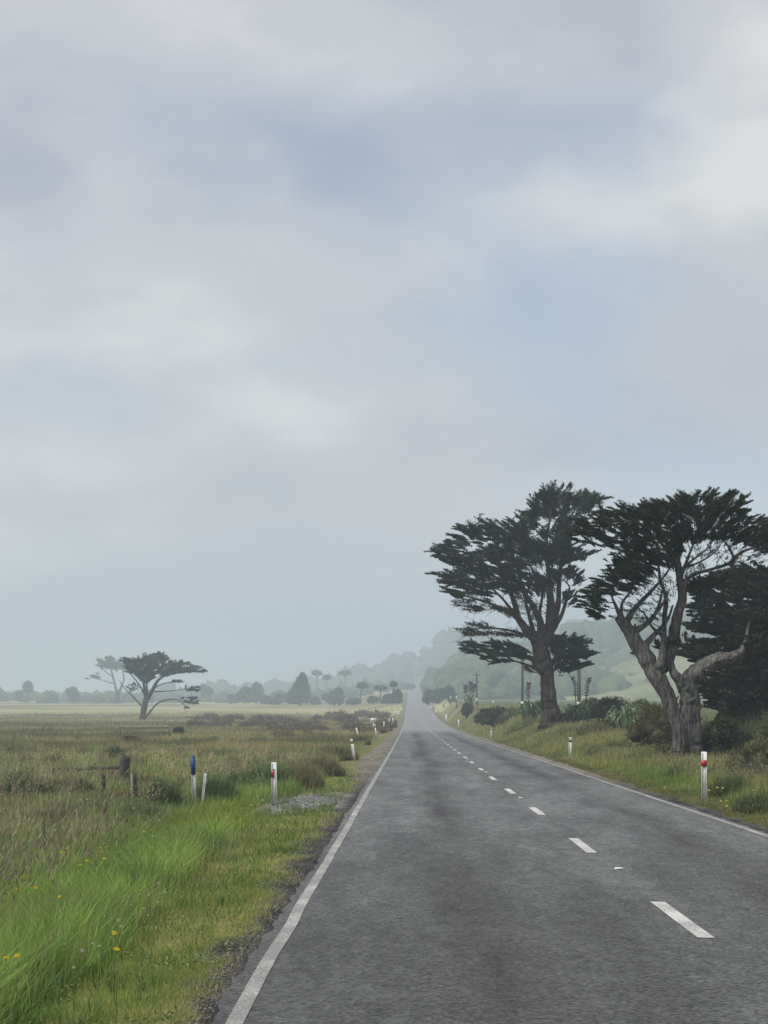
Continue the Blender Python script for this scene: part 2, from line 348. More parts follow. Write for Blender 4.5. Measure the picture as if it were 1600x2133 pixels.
# ------------------------------------------------------------------ hills
def hill(name, label, pts, Yc, front, back, base, amp, colA, colB, seed, px_step=7, rows=46):
    pxs = np.arange(pts[0][0], pts[-1][0] + .1, px_step); rowf = np.interp(pxs, [p[0] for p in pts], [p[1] for p in pts])
    H = CAMZ - (rowf - HR) * Yc / F; X = (pxs - CX) * Yc / F
    t = np.linspace(-1, 1, rows); V = []; C = []
    for s in t:
        Yr = Yc + (s * front if s < 0 else s * back)
        f = 1 - abs(s) ** 1.35; prof = f
        nz = (fbm(X / (front * .14), np.full_like(X, Yr) / (front * .30), seed, 4) - .5)
        z = base + np.maximum(H - base, 0) * prof + nz * amp * (1 - f ** 8 * .7) * smooth(0, .12, f)
        z = np.where(f < .01, base - 3, z)
        V.append(np.stack([X, np.full_like(X, Yr), z], 1))
        cc = fbm(X / (front * .1), np.full_like(X, Yr) / (front * .12), seed + 5, 4)
        C.append(lerp(colA, colB, smooth(.38, .62, cc)))
    n = len(pxs); i = np.arange(rows * n).reshape(rows, n)
    q = np.stack([i[:-1, :-1], i[:-1, 1:], i[1:, 1:], i[1:, :-1]], -1).reshape(-1, 4)
    V = np.array(V); me = mesh_np(name, V.reshape(-1, 3), q, np.array(C).reshape(-1, 3), True); me.materials.append(M_far)
    o = bpy.data.objects.new(name, me); COL.objects.link(o); tag(o, label, kind='structure'); return o, V, n, rows
def ico(sub=1):
    import bmesh
    bm = bmesh.new(); bmesh.ops.create_icosphere(bm, subdivisions=sub, radius=1.0)
    v = np.array([x.co[:] for x in bm.verts]); f = np.array([[q.index for q in p.verts] for p in bm.faces]); bm.free(); return v, f
ICO1 = ico(1); ICO2 = ico(2); ICO3 = ico(3)
def canopy(name, label, V, n, rows, count, rad, colA, colB, slo, shi, parent=None, thr=None):
    mb = MB(); v0, f0 = ICO2
    for k in range(count):
        i = rng.uniform(slo, shi) * (rows - 1); j = rng.uniform(0, n - 1.01); i0 = int(i); j0 = int(j); fi = i - i0; fj = j - j0
        i1 = min(i0 + 1, rows - 1)
        p = V[i0, j0] * (1-fi)*(1-fj) + V[i1, j0] * fi*(1-fj) + V[i0, j0+1] * (1-fi)*fj + V[i1, j0+1] * fi*fj
        if p[0] < 16 and p[1] < 1600: continue
        if thr is not None and fbm(p[0] / thr[0], p[1] / thr[0], thr[1]) > thr[2]: continue
        r = rad * rng.uniform(.55, 1.3)
        d = 1 + .30 * np.sin(v0 @ rng.normal(0, 3.2, 3) + rng.uniform(0, 6)) + rng.normal(0, .10, len(v0))
        vv = v0 * d[:, None] * np.array([r, r, r * rng.uniform(.7, 1.15)]); c = np.array(colA) + (np.array(colB) - np.array(colA)) * rng.uniform()
        mb.add(vv + p + [0, 0, r * .25], f0, c * (1 + rng.normal(0, .10, (len(v0), 1))))
    o = mb.build(name, M_far, parent); tag(o, label, kind='stuff'); return o
h1, V1, n1, r1 = hill('hill', 'distant misty ridge behind the far end of the road',
    [(420,1452),(560,1449),(640,1441),(700,1430),(760,1405),(800,1396),(840,1385),(870,1367),(905,1348),(922,1331),(950,1327),(985,1332),(1050,1320),(1200,1315),(1500,1318),(1900,1325),(2300,1400)],
    2300, 500, 400, 0, 13, (.05, .065, .03), (.09, .10, .05), 31)
canopy('bush_canopy', 'wooded cover on the distant misty ridge', V1, n1, r1, 600, 9, (.04, .055, .03), (.07, .08, .04), .1, .52)
h2, V2, n2, r2 = hill('hill', 'steep grassy and wooded hill rising behind the two big roadside trees',
    [(898,1452),(908,1432),(925,1404),(948,1386),(970,1390),(1000,1384),(1060,1366),(1150,1345),(1221,1321),(1250,1313),(1272,1300),(1320,1308),(1400,1302),(1600,1300),(1900,1305),(2300,1380)],
    1350, 400, 420, 2, 12, (.06, .09, .03), (.11, .14, .05), 33)
canopy('bush_canopy', 'wooded patches on the steep hill', V2, n2, r2, 1100, 7.5, (.05, .075, .03), (.09, .12, .045), .05, .53, thr=(120, 8, .55))
h3, V3, n3, r3 = hill('hill', 'pale grassy spur running down behind the right hand tree',
    [(1120,1458),(1180,1440),(1210,1416),(1260,1396),(1330,1370),(1420,1350),(1600,1330),(1900,1320),(2200,1400)],
    960, 230, 300, 1, 9, (.15, .17, .06), (.24, .235, .11), 35)
canopy('bush_canopy', 'scattered scrub on the pale grassy spur', V3, n3, r3, 260, 3.2, (.06, .08, .03), (.12, .14, .05), .05, .5, thr=(60, 9, .42))
h4, V4, n4, r4 = hill('hill', 'low wooded spur beyond the right hand paddock',
    [(908,1456),(912,1444),(917,1430),(923,1418),(932,1411),(967,1407),(1015,1388),(1060,1386),(1110,1392),(1160,1405),(1230,1430),(1300,1450),(1380,1458)],
    1000, 210, 300, .4, 5, (.05, .07, .028), (.08, .10, .04), 37, px_step=5)
canopy('bush_canopy', 'native bush covering the low spur', V4, n4, r4, 950, 4.8, (.045, .07, .028), (.10, .125, .045), .03, .56)

# ------------------------------------------------------------------ big trees
def catmull(pts, m=6):
    pts = np.asarray(pts, float); n = len(pts); out_ = []
    for i in range(n - 1):
        p0 = pts[max(i-1, 0)]; p1 = pts[i]; p2 = pts[i+1]; p3 = pts[min(i+2, n-1)]
        for t in np.linspace(0, 1, m, endpoint=False):
            out_.append(.5 * (2*p1 + (p2-p0)*t + (2*p0-5*p1+4*p2-p3)*t*t + (3*p1-p0-3*p2+p3)*t**3))
    out_.append(pts[-1]); return np.array(out_)
def inpoly(pts, poly):
    x, y = pts[:, 0], pts[:, 1]; res = np.zeros(len(pts), bool); n = len(poly)
    for i in range(n):
        x1, y1 = poly[i]; x2, y2 = poly[(i+1) % n]
        c = ((y1 > y) != (y2 > y)) & (x < (x2-x1) * (y-y1) / (y2-y1+1e-9) + x1); res ^= c
    return res
def polydist(pts, poly):
    d = np.full(len(pts), 1e9)
    for i in range(len(poly)):
        a = np.array(poly[i], float); b = np.array(poly[(i+1) % len(poly)], float); ab = b - a
        t = np.clip(((pts - a) @ ab) / (ab @ ab + 1e-9), 0, 1); d = np.minimum(d, np.linalg.norm(pts - (a + t[:, None]*ab), axis=1))
    return d
def big_tree(name, label, group, Yd, zoom, limbs, pads, bark_col, leaf_cols, leaf_px, leaves_per, base_row_extra=0, top_lit=None, twig=1.0, wind=(0, 0)):
    """limbs: [(x, y, width, depth), ...] in zoomed photo coordinates; pads: dict(poly, n, thick, size, fill)"""
    x0, y0, k = zoom; u = Yd / F
    def w2(px, py, dy): Y = Yd + dy; return np.array([(px - CX) * Y / F, Y, CAMZ - (py - HR) * Y / F])
    trunk = MB(); NP = []; NR = []; base = None
    for li, L in enumerate(limbs):
        dz = [q[3] if len(q) > 3 else None for q in L]
        sgn = rng.uniform(-1, 1) if li else 0
        ctl = []
        for i, q in enumerate(L):
            dep = q[3] if len(q) > 3 else sgn * (i / (len(L)-1)) ** 1.2 * 70 * u
            p = w2(x0 + q[0]*k, y0 + q[1]*k, dep); ctl.append([*p, q[2]*k*u/2])
        c = catmull(ctl, 9); pts = c[:, :3]; rad = np.maximum(c[:, 3], .4*u); rad = rad * (1 + .22*(fbm(np.arange(len(rad))*.42, np.full(len(rad), li*7.3), Yd, 2) - .5))
        if base is None: base = pts[0].copy()
        jit = rng.normal(0, 1, pts.shape) * rad[:, None] * .10; jit = (jit + np.roll(jit, 1, 0) + np.roll(jit, -1, 0) + np.roll(jit, 2, 0)) / 3.2; jit[0] = 0
        pts = pts + jit
        col = np.array(bark_col)
        trunk.tube(pts, rad, col, 30 if rad.max() > 6*u else 8, .17 if rad.max() > 6*u else .08)
        NP.append(pts[2:]); NR.append(rad[2:])
        if rad.max() > 6*u:                                   # knots and broken stubs on the heavy limbs
            for q in range(7):
                i = rng.integers(3, len(pts) - 2); d = rng.normal(0, 1, 3); d[1] = -abs(d[1])*.6; d /= np.linalg.norm(d); r_ = rad[i]
                trunk.tube([pts[i] + d*r_*.6, pts[i] + d*r_*1.15, pts[i] + d*r_*rng.uniform(1.3, 2.0) + [0, 0, r_*.2]], [r_*.34, r_*.24, r_*rng.uniform(.06, .16)], col*rng.uniform(.6, 1.1), 7, .2)
    NP = np.concatenate(NP); NR = np.concatenate(NR)
    crown = MB(); br = MB(); centre = NP[np.argmax(NR)]
    for pad in pads:
        poly = [(x0 + a*k, y0 + b*k) for a, b in pad['poly']]; pa = np.array(poly)
        lo, hi = pa.min(0), pa.max(0); S = np.empty((0, 2))
        while len(S) < pad['n']:
            q = rng.uniform(lo, hi, (pad['n'] * 3, 2)); q = q[inpoly(q, poly)]
            g = pad.get('gap', .40); sc_ = pad['size'] * 2.2
            q = q[fbm(q[:, 0] / (sc_ * 2.0), q[:, 1] / (sc_ * .62), 61 + pad['n'], 2) > g]; S = np.concatenate([S, q])
        S = S[:pad['n']]; ed = polydist(S, poly)
        th = pad['thick'] * np.sqrt(np.clip(ed / (ed.max() + 1e-6), 0, 1)) * u
        sh = rng.uniform(-1, 1, len(S)); sh = np.sign(sh) * np.abs(sh) ** .6
        dep = th * sh + pad.get('dz', 0) * u
        C3 = np.array([w2(a, b, d) for (a, b), d in zip(S, dep)])
        dist = np.array([np.min(np.linalg.norm(NP - c, axis=1)) for c in C3])
        for ci in np.argsort(dist):
            c = C3[ci]
            dd = np.linalg.norm(NP - c, axis=1); pen = dd + np.maximum(NP[:, 2] - c[2], 0) * 1.1 + np.linalg.norm(NP[:, :2]-centre[:2], axis=1) * .12
            j = int(np.argmin(pen)); p = NP[j]; L = dd[j]
            mid = (p + c) / 2 + np.array([0, 0, -.10 * L]) + rng.normal(0, .07, 3) * L
            tt = np.linspace(0, 1, 6)[:, None]; path = (1-tt)**2 * p + 2*tt*(1-tt)*mid + tt**2 * c
            r0 = min(NR[j] * .65, (.9 + .022 * L/u) * u * twig); rr = np.linspace(r0, max(.35*u, r0*.3), 6)
            if L > 2 * u: br.tube(path, rr, np.array(bark_col)*.9, 3, 0, False)
            NP = np.concatenate([NP, path[2:]]); NR = np.concatenate([NR, rr[2:]])
            # tuft: a flattened spray leaning outwards from the crown's middle
            ax = c - centre; ax[2] *= .12; ax = ax / (np.linalg.norm(ax) + 1e-9) + np.array([wind[0], 0, .06 + wind[1]]) + rng.normal(0, 1, 3) * [.4, .5, .17]; ax /= np.linalg.norm(ax)
            sz = pad['size'] * u * rng.uniform(.45, 1.0) * rng.choice([1, 1, 1.5])
            fill = pad.get('fill', 1.0); m = int(leaves_per * fill * rng.uniform(.7, 1.3))
            if fill < .3:
                for q in range(4):
                    e = c + (ax + rng.normal(0, .7, 3)) * sz * rng.uniform(.5, 1.2); br.tube([c, (c+e)/2 + rng.normal(0, .1, 3)*sz, e], [.5*u, .4*u, .25*u], np.array(bark_col)*.95, 3, 0, False)
            if m < 1: continue
            a1 = np.cross(ax, [0, 0, 1.0]); a1 /= np.linalg.norm(a1) + 1e-9; a2 = np.cross(a1, ax)
            s = np.clip(rng.normal(.05, .5, m), -1, 1.02); wdt = np.sqrt(np.clip(1 - (s*.9)**2, .08, 1))
            an = rng.uniform(0, 2*np.pi, m); rr_ = np.minimum(np.abs(rng.normal(0, .62, m)), 1.15)
            pts = c + sz * (s[:, None]*ax*1.25 + (wdt*rr_*np.cos(an)*.85)[:, None]*a1 + (wdt*rr_*np.sin(an)*.17 + .10*(1 - s**2))[:, None]*a2)
            D = ax*.9 + rng.normal(0, 1, (m, 3)) * [.6, .6, .30] + np.array([0, 0, .22])
            cc = np.array(leaf_cols[0]) + (np.array(leaf_cols[1]) - np.array(leaf_cols[0])) * rng.uniform(0, 1, (m, 1)) * rng.uniform(.3, 1.8)
            crown.leaves(pts, D, leaf_px[0]*u*rng.uniform(.6, 1.3, m), leaf_px[1]*u*rng.uniform(.7, 1.3, m), cc)
    base[2] = zg(base[0], base[1]); t = thing(name, label, 'tree', base, group)
    t0 = trunk.build('trunk', M_bark, t, True, base)
    br.build('branches', M_bark, t, False, base)['kind'] = 'stuff'
    crown.build('crown', M_cyp, t, False, base)
    return t

ZA = (880, 980, 400/1524)
A_limbs = [
 [(1030,2075,230,0),(1020,1990,165,0),(1012,1880,124,0),(1002,1750,112,0),(988,1600,118,0),(955,1480,128,0),(925,1370,120,0)],
 [(935,1420,100,0),(880,1310,80),(810,1250,62),(760,1170,50),(738,1080,42),(700,960,34),(640,820,26),(560,690,16),(480,600,8)],
 [(830,1270,48,-.5),(720,1150,34),(570,1070,24),(410,1015,15),(250,975,7)],
 [(930,1390,90,0),(935,1230,56),(880,1090,42),(800,950,32),(760,800,26),(700,620,16),(650,520,8)],
 [(960,1400,95,.2),(1005,1230,70),(1015,1100,58),(1012,960,48),(1000,820,38),(980,600,26),(1010,400,16),(1080,240,7),(1100,150,4)],
 [(985,1380,80,.3),(1040,1220,52),(1078,1050,44),(1085,900,34),(1110,700,24),(1160,500,14),(1260,340,8),(1400,240,4)],
 [(1010,1310,45,.5),(1070,1210,34),(1120,1110,28),(1148,1000,20),(1165,920,12),(1110,860,8)],
 [(950,1600,64,-.4),(880,1500,42),(750,1470,28),(570,1445,17),(400,1420,8)],
 [(990,1560,50,.4),(1100,1460,28),(1230,1390,13),(1350,1330,6)],
 [(905,1350,36,-.5),(720,1275,20),(520,1250,11),(320,1265,5)],
 [(970,1640,40,-.3),(900,1570,26),(820,1540,16),(700,1500,9)],
 [(880,1270,34,.8),(840,1130,26),(820,1000,20),(880,860,13)],
 [(960,1280,36,-.8),(930,1130,26),(950,980,20),(900,840,12)],
 [(740,1150,26,.6),(620,1000,18),(480,880,12),(300,760,7),(150,660,4)],
]
A_main = [(85,650),(230,545),(215,520),(300,505),(285,450),(420,430),(490,470),(480,400),(620,425),(760,405),(690,372),(880,335),(850,262),(960,240),(1200,215),(1340,195),(1460,230),(1370,290),(1300,330),(1180,400),(1190,480),(1150,560),(1180,700),(1120,900),(1000,930),(900,985),(800,960),(720,985),(600,950),(560,1020),(420,985),(330,1045),(210,1055),(190,960),(105,920),(150,880),(60,820),(210,820),(110,795),(240,770),(110,690)]
A_pads = [
 dict(poly=A_main, n=760, thick=120, size=15, fill=.95, gap=.29),
 dict(poly=[(900,250),(850,255),(900,205),(985,150),(1080,105),(1240,140),(1330,195),(1150,240)], n=70, thick=40, size=10, fill=.45),
 dict(poly=[(1150,560),(1280,610),(1390,660),(1250,720),(1270,790),(1240,920),(1160,850),(1100,800)], n=60, thick=50, size=11, fill=.6),
 dict(poly=[(285,1395),(400,1350),(560,1370),(740,1385),(860,1450),(770,1490),(600,1545),(480,1510),(380,1460)], n=95, thick=70, size=12, fill=.85),
 dict(poly=[(280,1270),(400,1215),(600,1245),(780,1280),(800,1330),(560,1305),(330,1315)], n=70, thick=60, size=12, fill=.16),
 dict(poly=[(210,1060),(420,1000),(640,1020),(760,1100),(720,1190),(560,1110),(380,1120)], n=70, thick=70, size=12, fill=.12),
 dict(poly=[(1040,1260),(1250,1280),(1220,1330),(1400,1320),(1300,1390),(1360,1475),(1270,1500),(1340,1550),(1150,1600),(1060,1620),(1030,1450)], n=150, thick=75, size=12, fill=1.0),
 dict(poly=[(640,960),(1090,930),(1100,1100),(1000,1260),(860,1230),(720,1080)], n=90, thick=80, size=11, fill=.05, gap=0),
 dict(poly=[(800,1540),(960,1560),(960,1640),(820,1590)], n=12, thick=30, size=9, fill=.2),
 dict(poly=[(1100,930),(1240,1000),(1190,1070),(1120,1020)], n=16, thick=30, size=9, fill=.6),
]
big_tree('cypress_tree', 'tall dark wind-shaped cypress with straight thick trunk beside the road', None, 132.0, ZA, A_limbs, A_pads,
         (.085, .068, .058), ((.013, .020, .013), (.030, .043, .019)), (4.3, 2.1), 245, wind=(-.05, .02))

ZB = (1180, 1000, 420/1445)
B_limbs = [
 [(800,2010,130,0),(822,1920,135,0),(800,1760,112,0),(705,1530,112,.0),(605,1340,124,0),(505,1175,108,0),(435,1060,80,-.1),(378,985,58,-.2)],
 [(905,2020,150,.2),(892,1900,140,.15),(895,1700,135,.1),(880,1520,135,.1),(850,1420,120,.1)],
 [(862,1490,130,.1),(930,1385,112,0),(1050,1310,98,-.2),(1170,1272,80,-.4),(1245,1238,50,-.4),(1288,1155,32,-.3),(1300,1070,22,-.1),(1330,985,12,.2),(1400,900,6,.4)],
 [(1150,1285,60,-.3),(1280,1250,40,.1),(1400,1170,26,.5),(1500,1060,14,.8)],
 [(845,1460,90,.1),(770,1390,60,.1),(745,1300,50,.2),(742,1200,40,.3)],
 [(640,1400,95,.2),(720,1290,92,.3),(765,1160,82,.3),(788,1010,72,.3),(828,850,62,.2),(812,700,52,.1),(790,550,42,0),(760,400,26,0),(720,280,12)],
 [(665,1350,56,-.2),(695,1180,40),(702,1010,32),(712,840,27),(672,720,21),(655,590,15),(600,450,9)],
 [(455,1085,52,-.1),(550,1045,34),(640,955,24),(700,870,17),(740,780,9)],
 [(425,1030,50,0),(490,920,34),(600,805,24),(700,690,15),(760,600,9)],
 [(395,990,44,-.2),(365,930,26),(330,850,15),(315,780,9),(250,700,6)],
 [(560,1180,52,.2),(655,1085,32),(725,1000,22),(760,900,14)],
 [(390,985,36,.2),(400,880,20),(470,780,14),(500,650,8)],
 [(820,760,40,0),(900,685,30),(1020,645,24),(1150,605,22),(1195,555,22),(1150,460,14),(1080,400,8)],
 [(822,680,32,0),(865,570,21),(905,470,14),(960,360,8)],
 [(830,640,26,.2),(920,560,15),(1010,490,10),(1060,420,6)],
 [(860,620,20,.2),(950,590,13),(1060,520,9),(1110,450,5)],
 [(480,1100,44,.3),(600,1010,28),(660,900,20),(690,780,12)],
 [(700,1120,30,.4),(620,1060,20),(560,960,13),(480,900,8)],
]
B_crown = [(40,430),(25,380),(70,320),(120,260),(210,240),(330,190),(500,182),(650,168),(800,132),(930,106),(1070,92),(1180,88),(1235,112),(1325,155),(1245,200),(1310,232),(1245,258),(1360,270),(1480,285),(1700,300),(1760,430),(1600,520),(1445,535),(1370,500),(1250,470),(1120,425),(900,440),(820,500),(800,620),(640,615),(560,720),(480,785),(330,825),(260,880),(170,965),(75,925),(105,815),(200,720),(290,655),(420,570),(470,520),(280,492),(180,462)]
B_pads = [
 dict(poly=B_crown, n=1040, thick=115, size=13.5, fill=1.0, gap=.12),
 dict(poly=[(180,960),(290,900),(330,990),(200,1000)], n=24, thick=25, size=8, fill=.5),
 dict(poly=[(280,500),(470,540),(430,600),(250,600)], n=22, thick=30, size=8, fill=.4),
 dict(poly=[(830,740),(1000,700),(1130,720),(1100,800),(960,790)], n=50, thick=60, size=10, fill=.8, dz=40),
 dict(poly=[(640,1165),(800,1120),(960,1110),(800,1210),(650,1215)], n=26, thick=40, size=9, fill=.6, dz=30),
  dict(poly=[(400,850),(560,720),(780,620),(790,800),(700,1000),(560,1050),(430,980)], n=90, thick=60, size=11, fill=.06, gap=0),
 dict(poly=[(840,480),(1100,440),(1380,500),(1420,600),(1180,620),(960,660),(850,700)], n=80, thick=60, size=11, fill=.07, gap=0),
 dict(poly=[(1200,1250),(1240,1000),(1330,900),(1445,950),(1445,1250),(1300,1300)], n=90, thick=50, size=11, fill=.8, dz=5),
]
big_tree('cypress_tree', 'leaning dark cypress with forked grey trunk near the red-banded marker post', None, 70.0, ZB, B_limbs, B_pads,
         (.132, .126, .120), ((.010, .016, .011), (.032, .048, .018)), (4.2, 2.1), 245, wind=(0, .03))
C_pads = [dict(poly=[(1010,720),(1150,650),(1300,630),(1445,625),(1800,560),(1850,1850),(1445,1800),(1250,1720),(1030,1640),(950,1520),(930,1420),(1040,1340),(860,1290),(800,1230),(930,1150),(1010,1110),(850,1060),(940,1010),(850,930),(1000,860),(860,800)], n=1500, thick=120, size=18, fill=1.0, gap=.05)]
C_limbs = [[(1700,2050,150,0),(1690,1700,120,0),(1660,1300,100,0),(1600,900,70,0),(1560,700,30,0)],
 [(1680,1500,70,0),(1450,1350,46),(1250,1300,28),(1080,1350,12)],[(1660,1200,60,0),(1400,1050,42),(1150,1000,24),(960,970,10)],
 [(1620,980,50,0),(1350,830,34),(1100,760,18),(930,800,9)],[(1690,1700,50,0),(1500,1580,30),(1300,1500,18),(1080,1450,9)],
 [(1640,1150,60,0),(1450,920,46),(1260,780,38),(1196,650,34),(1196,575,30),(1260,515,20),(1400,465,12),(1520,420,6)]]
big_tree('cypress_tree', 'dark dense cypress filling the right edge behind the forked trunk', None, 88.0, ZB, C_limbs, C_pads,
         (.09, .075, .065), ((.013, .020, .013), (.026, .037, .017)), (7.5, 4.0), 120)

ZD = (0, 1330, .3)
D_limbs = [[(985,590,66,0),(990,560,46,0),(1003,480,40,0),(1020,410,36,0)],
 [(1015,440,30,0),(1005,350,22),(985,260,15),(940,200,8)],[(1025,420,30,0),(1062,350,25),(1100,290,19),(1150,258,12),(1290,225,6),(1400,225,3)],
 [(985,470,13,0),(920,400,9),(860,340,6),(830,290,4)],[(1010,550,18,0),(1045,505,13),(1095,450,11),(1165,425,9),(1240,430,7),(1300,485,5)],
 [(1070,370,10,0),(1200,362,6),(1350,348,4)],[(1075,340,9,0),(1150,310,6),(1270,300,4)],[(1030,400,12,0),(1020,300,12),(1060,200,8)],[(1000,380,14,0),(960,310,9),(900,240,6)]]
D_pads = [dict(poly=[(850,138),(960,152),(1030,122),(1100,100),(1160,130),(1175,158),(1290,168),(1370,190),(1448,235),(1350,236),(1250,243),(1150,262),(1090,248),(1050,295),(1000,305),(950,265),(880,228),(868,180)], n=460, thick=80, size=5.5, gap=.12),
 dict(poly=[(1190,290),(1290,300),(1280,318),(1200,310)], n=12, thick=20, size=4, fill=.6), dict(poly=[(1280,332),(1395,340),(1385,370),(1300,366)], n=22, thick=20, size=4, fill=.7),
 dict(poly=[(1250,412),(1372,408),(1375,458),(1285,452)], n=30, thick=20, size=4, fill=.8), dict(poly=[(1285,480),(1330,478),(1310,500)], n=6, thick=10, size=3), dict(poly=[(880,330),(960,300),(960,350),(900,370)], n=14, thick=20, size=4, fill=.25)]
big_tree('flat_topped_tree', 'flat-topped dark spreading tree standing in the left paddock', 'pair of flat-topped paddock trees', 430.0, ZD, D_limbs, D_pads,
         (.06, .055, .05), ((.03, .042, .025), (.05, .066, .034)), (4.2, 1.9), 60)
E_limbs = [[(810,470,50,0),(812,440,34,0),(822,370,30,0)],[(815,390,20,0),(800,330,15),(780,250,11),(770,200,6)],[(826,380,20,0),(845,330,15),(860,280,11),(850,210,6)],
 [(835,440,22,0),(880,392,15),(905,360,9),(930,300,6)],[(795,315,9,0),(720,292,6),(660,272,4)],[(790,270,9,0),(740,235,6),(710,210,4)]]
E_pads = [dict(poly=[(690,150),(770,135),(850,150),(950,178),(960,240),(850,215),(760,208),(665,200),(705,185)], n=190, thick=60, size=5.5, gap=.26), dict(poly=[(605,282),(640,260),(680,245),(705,265),(640,286)], n=34, thick=20, size=4)]
big_tree('flat_topped_tree', 'paler flat-topped tree half hidden behind the darker paddock tree', 'pair of flat-topped paddock trees', 1080.0, ZD, E_limbs, E_pads,
         (.08, .075, .07), ((.045, .06, .035), (.07, .085, .045)), (4.2, 1.9), 60)

# ------------------------------------------------------------------ bushes and small trees
def lump(mb, c, r, col, seed, amp=.22, base=ICO2):
    v, f = base; q = np.random.default_rng(seed)
    d = 1 + amp * np.sin(v @ q.normal(0, 2.6, 3) + q.uniform(0, 6)) * .6 + amp * .6 * np.sin(v @ q.normal(0, 5.5, 3)) + q.normal(0, amp * .25, len(v))
    mb.add(v * d[:, None] * np.asarray(r) + np.asarray(c), f, np.asarray(col))
def foliage(mb, c, r, n, L, W, colA, colB, up=.4, rhomb=True, shell=.55):
    d = rng.normal(size=(n, 3)); d /= np.linalg.norm(d, axis=1)[:, None]; d[:, 2] = np.where(d[:, 2] < -.5, -d[:, 2], d[:, 2])
    rad = shell + (1.08 - shell) * rng.uniform(0, 1, n) ** .7; p = np.asarray(c) + d * rad[:, None] * np.asarray(r)
    D = d + rng.normal(0, .6, (n, 3)) + np.array([0, 0, up])
    cc = np.asarray(colA) + (np.asarray(colB) - np.asarray(colA)) * rng.uniform(0, 1, (n, 1))
    mb.leaves(p, D, L * rng.uniform(.6, 1.4, n), W * rng.uniform(.6, 1.4, n), cc, rhomb)
def bush(name, label, cat, px, base_row, wpx, hpx, colA, colB, group=None, lobes=6, dens=1.0, leaf=(6, 3), stem=True, lean=0.0, depth=.8, Y=None, spiky=False, sink=.05, mat=None, lift=0.0):
    if Y is None: X, Y, z = hit(px, base_row, lift)
    else: X = (px - CX) * Y / F; z = float(zg(X, Y))
    u = Y / F; Wd = wpx * u; Hh = hpx * u * 1.15 + lift; mb = MB(); ca = np.asarray(colA); cb = np.asarray(colB)
    for i in range(lobes):
        f = (i + .5) / lobes; a = rng.uniform(0, 6.28); rr = rng.uniform(.05, .38) if i else 0
        r = np.array([Wd * rng.uniform(.13, .27), Wd * depth * rng.uniform(.14, .26), Hh * rng.uniform(.13, .27)])
        if i == 0: r = np.array([Wd * .30, Wd * depth * .28, Hh * .36])
        cz = Hh * (rng.uniform(.18, .80) * (1 - .35 * rr / .38) if i else .40)
        c = np.array([math.cos(a) * Wd * rr + lean * cz, math.sin(a) * Wd * rr * depth, cz])
        lump(mb, c, r * .74, ca, 100 + i + int(px), .30, ICO2)
        m = int(dens * 640 * (r[0] * r[2]) / (Wd * Hh * .1))
        foliage(mb, c, r, m, leaf[0] * u, leaf[1] * u, ca, cb, rhomb=not spiky)
    t = thing(name, label, cat, (X, Y, z - sink), group)
    mb.build('foliage', mat or M_leaf, t)
    s = MB()
    for q in range(3 if stem else 1):
        a = rng.uniform(0, 6.28); s.tube([(0, 0, -.1), (math.cos(a)*Wd*.05, math.sin(a)*Wd*.05, Hh*.2), (math.cos(a)*Wd*.16 + lean*Hh*.4, math.sin(a)*Wd*.14, Hh*.5)], [Wd*.03, Wd*.022, Wd*.012], (.08, .065, .05), 5)
    s.build('stem', M_bark, t); return t
def head_tree(name, label, px, base_row, top_row, head_w, head_h, lean=0, group=None, colA=(.05,.065,.035), colB=(.085,.10,.05), trunk_w=4, Y=None, flat=False, limbs=3):
    if Y is None: X, Y, z = hit(px, base_row)
    else: X = (px - CX) * Y / F; z = float(zg(X, Y))
    u = Y / F; H = (CAMZ - (top_row - HR) * u) - z; hw = head_w * u; hh = head_h * u
    t = thing(name, label, 'tree', (X, Y, z), group); s = MB(); hz = H - hh * .55
    s.tube(catmull([(0, 0, -.3), (lean*u*.2, 0, hz*.4), (lean*u*.7, 0, hz*.8), (lean*u, 0, hz)], 4), np.linspace(trunk_w, trunk_w*.6, 13)*u/2, (.09, .08, .07), 7, .08)
    mb = MB()
    for q in range(limbs):
        a = q * 6.28 / limbs + rng.uniform(-.5, .5); d = hw * rng.uniform(.16, .30) if limbs > 1 else 0
        c = np.array([lean*u + math.cos(a)*d, math.sin(a)*d, H - hh * rng.uniform(.42, .6)])
        s.tube([(lean*u*.9, 0, hz*.82), ((lean*u*.9+c[0])/2, c[1]/2, (hz*.82+c[2])/2 - .1), tuple(c)], [trunk_w*.4*u, trunk_w*.3*u, trunk_w*.15*u], (.09, .08, .07), 5)
        r = np.array([hw*.34, hw*.32, hh*.40]) if limbs > 1 else np.array([hw*.48, hw*.45, hh*.5])
        lump(mb, c, r*.8, np.asarray(colA), int(px)+q, .2)
        foliage(mb, c, r*1.05, 420 if limbs > 1 else 900, (3.2 if not flat else 4)*u, 1.6*u, colA, colB, up=0 if not flat else .1, rhomb=False)
    s.build('trunk', M_bark, t); mb.build('crown', M_far, t); return t

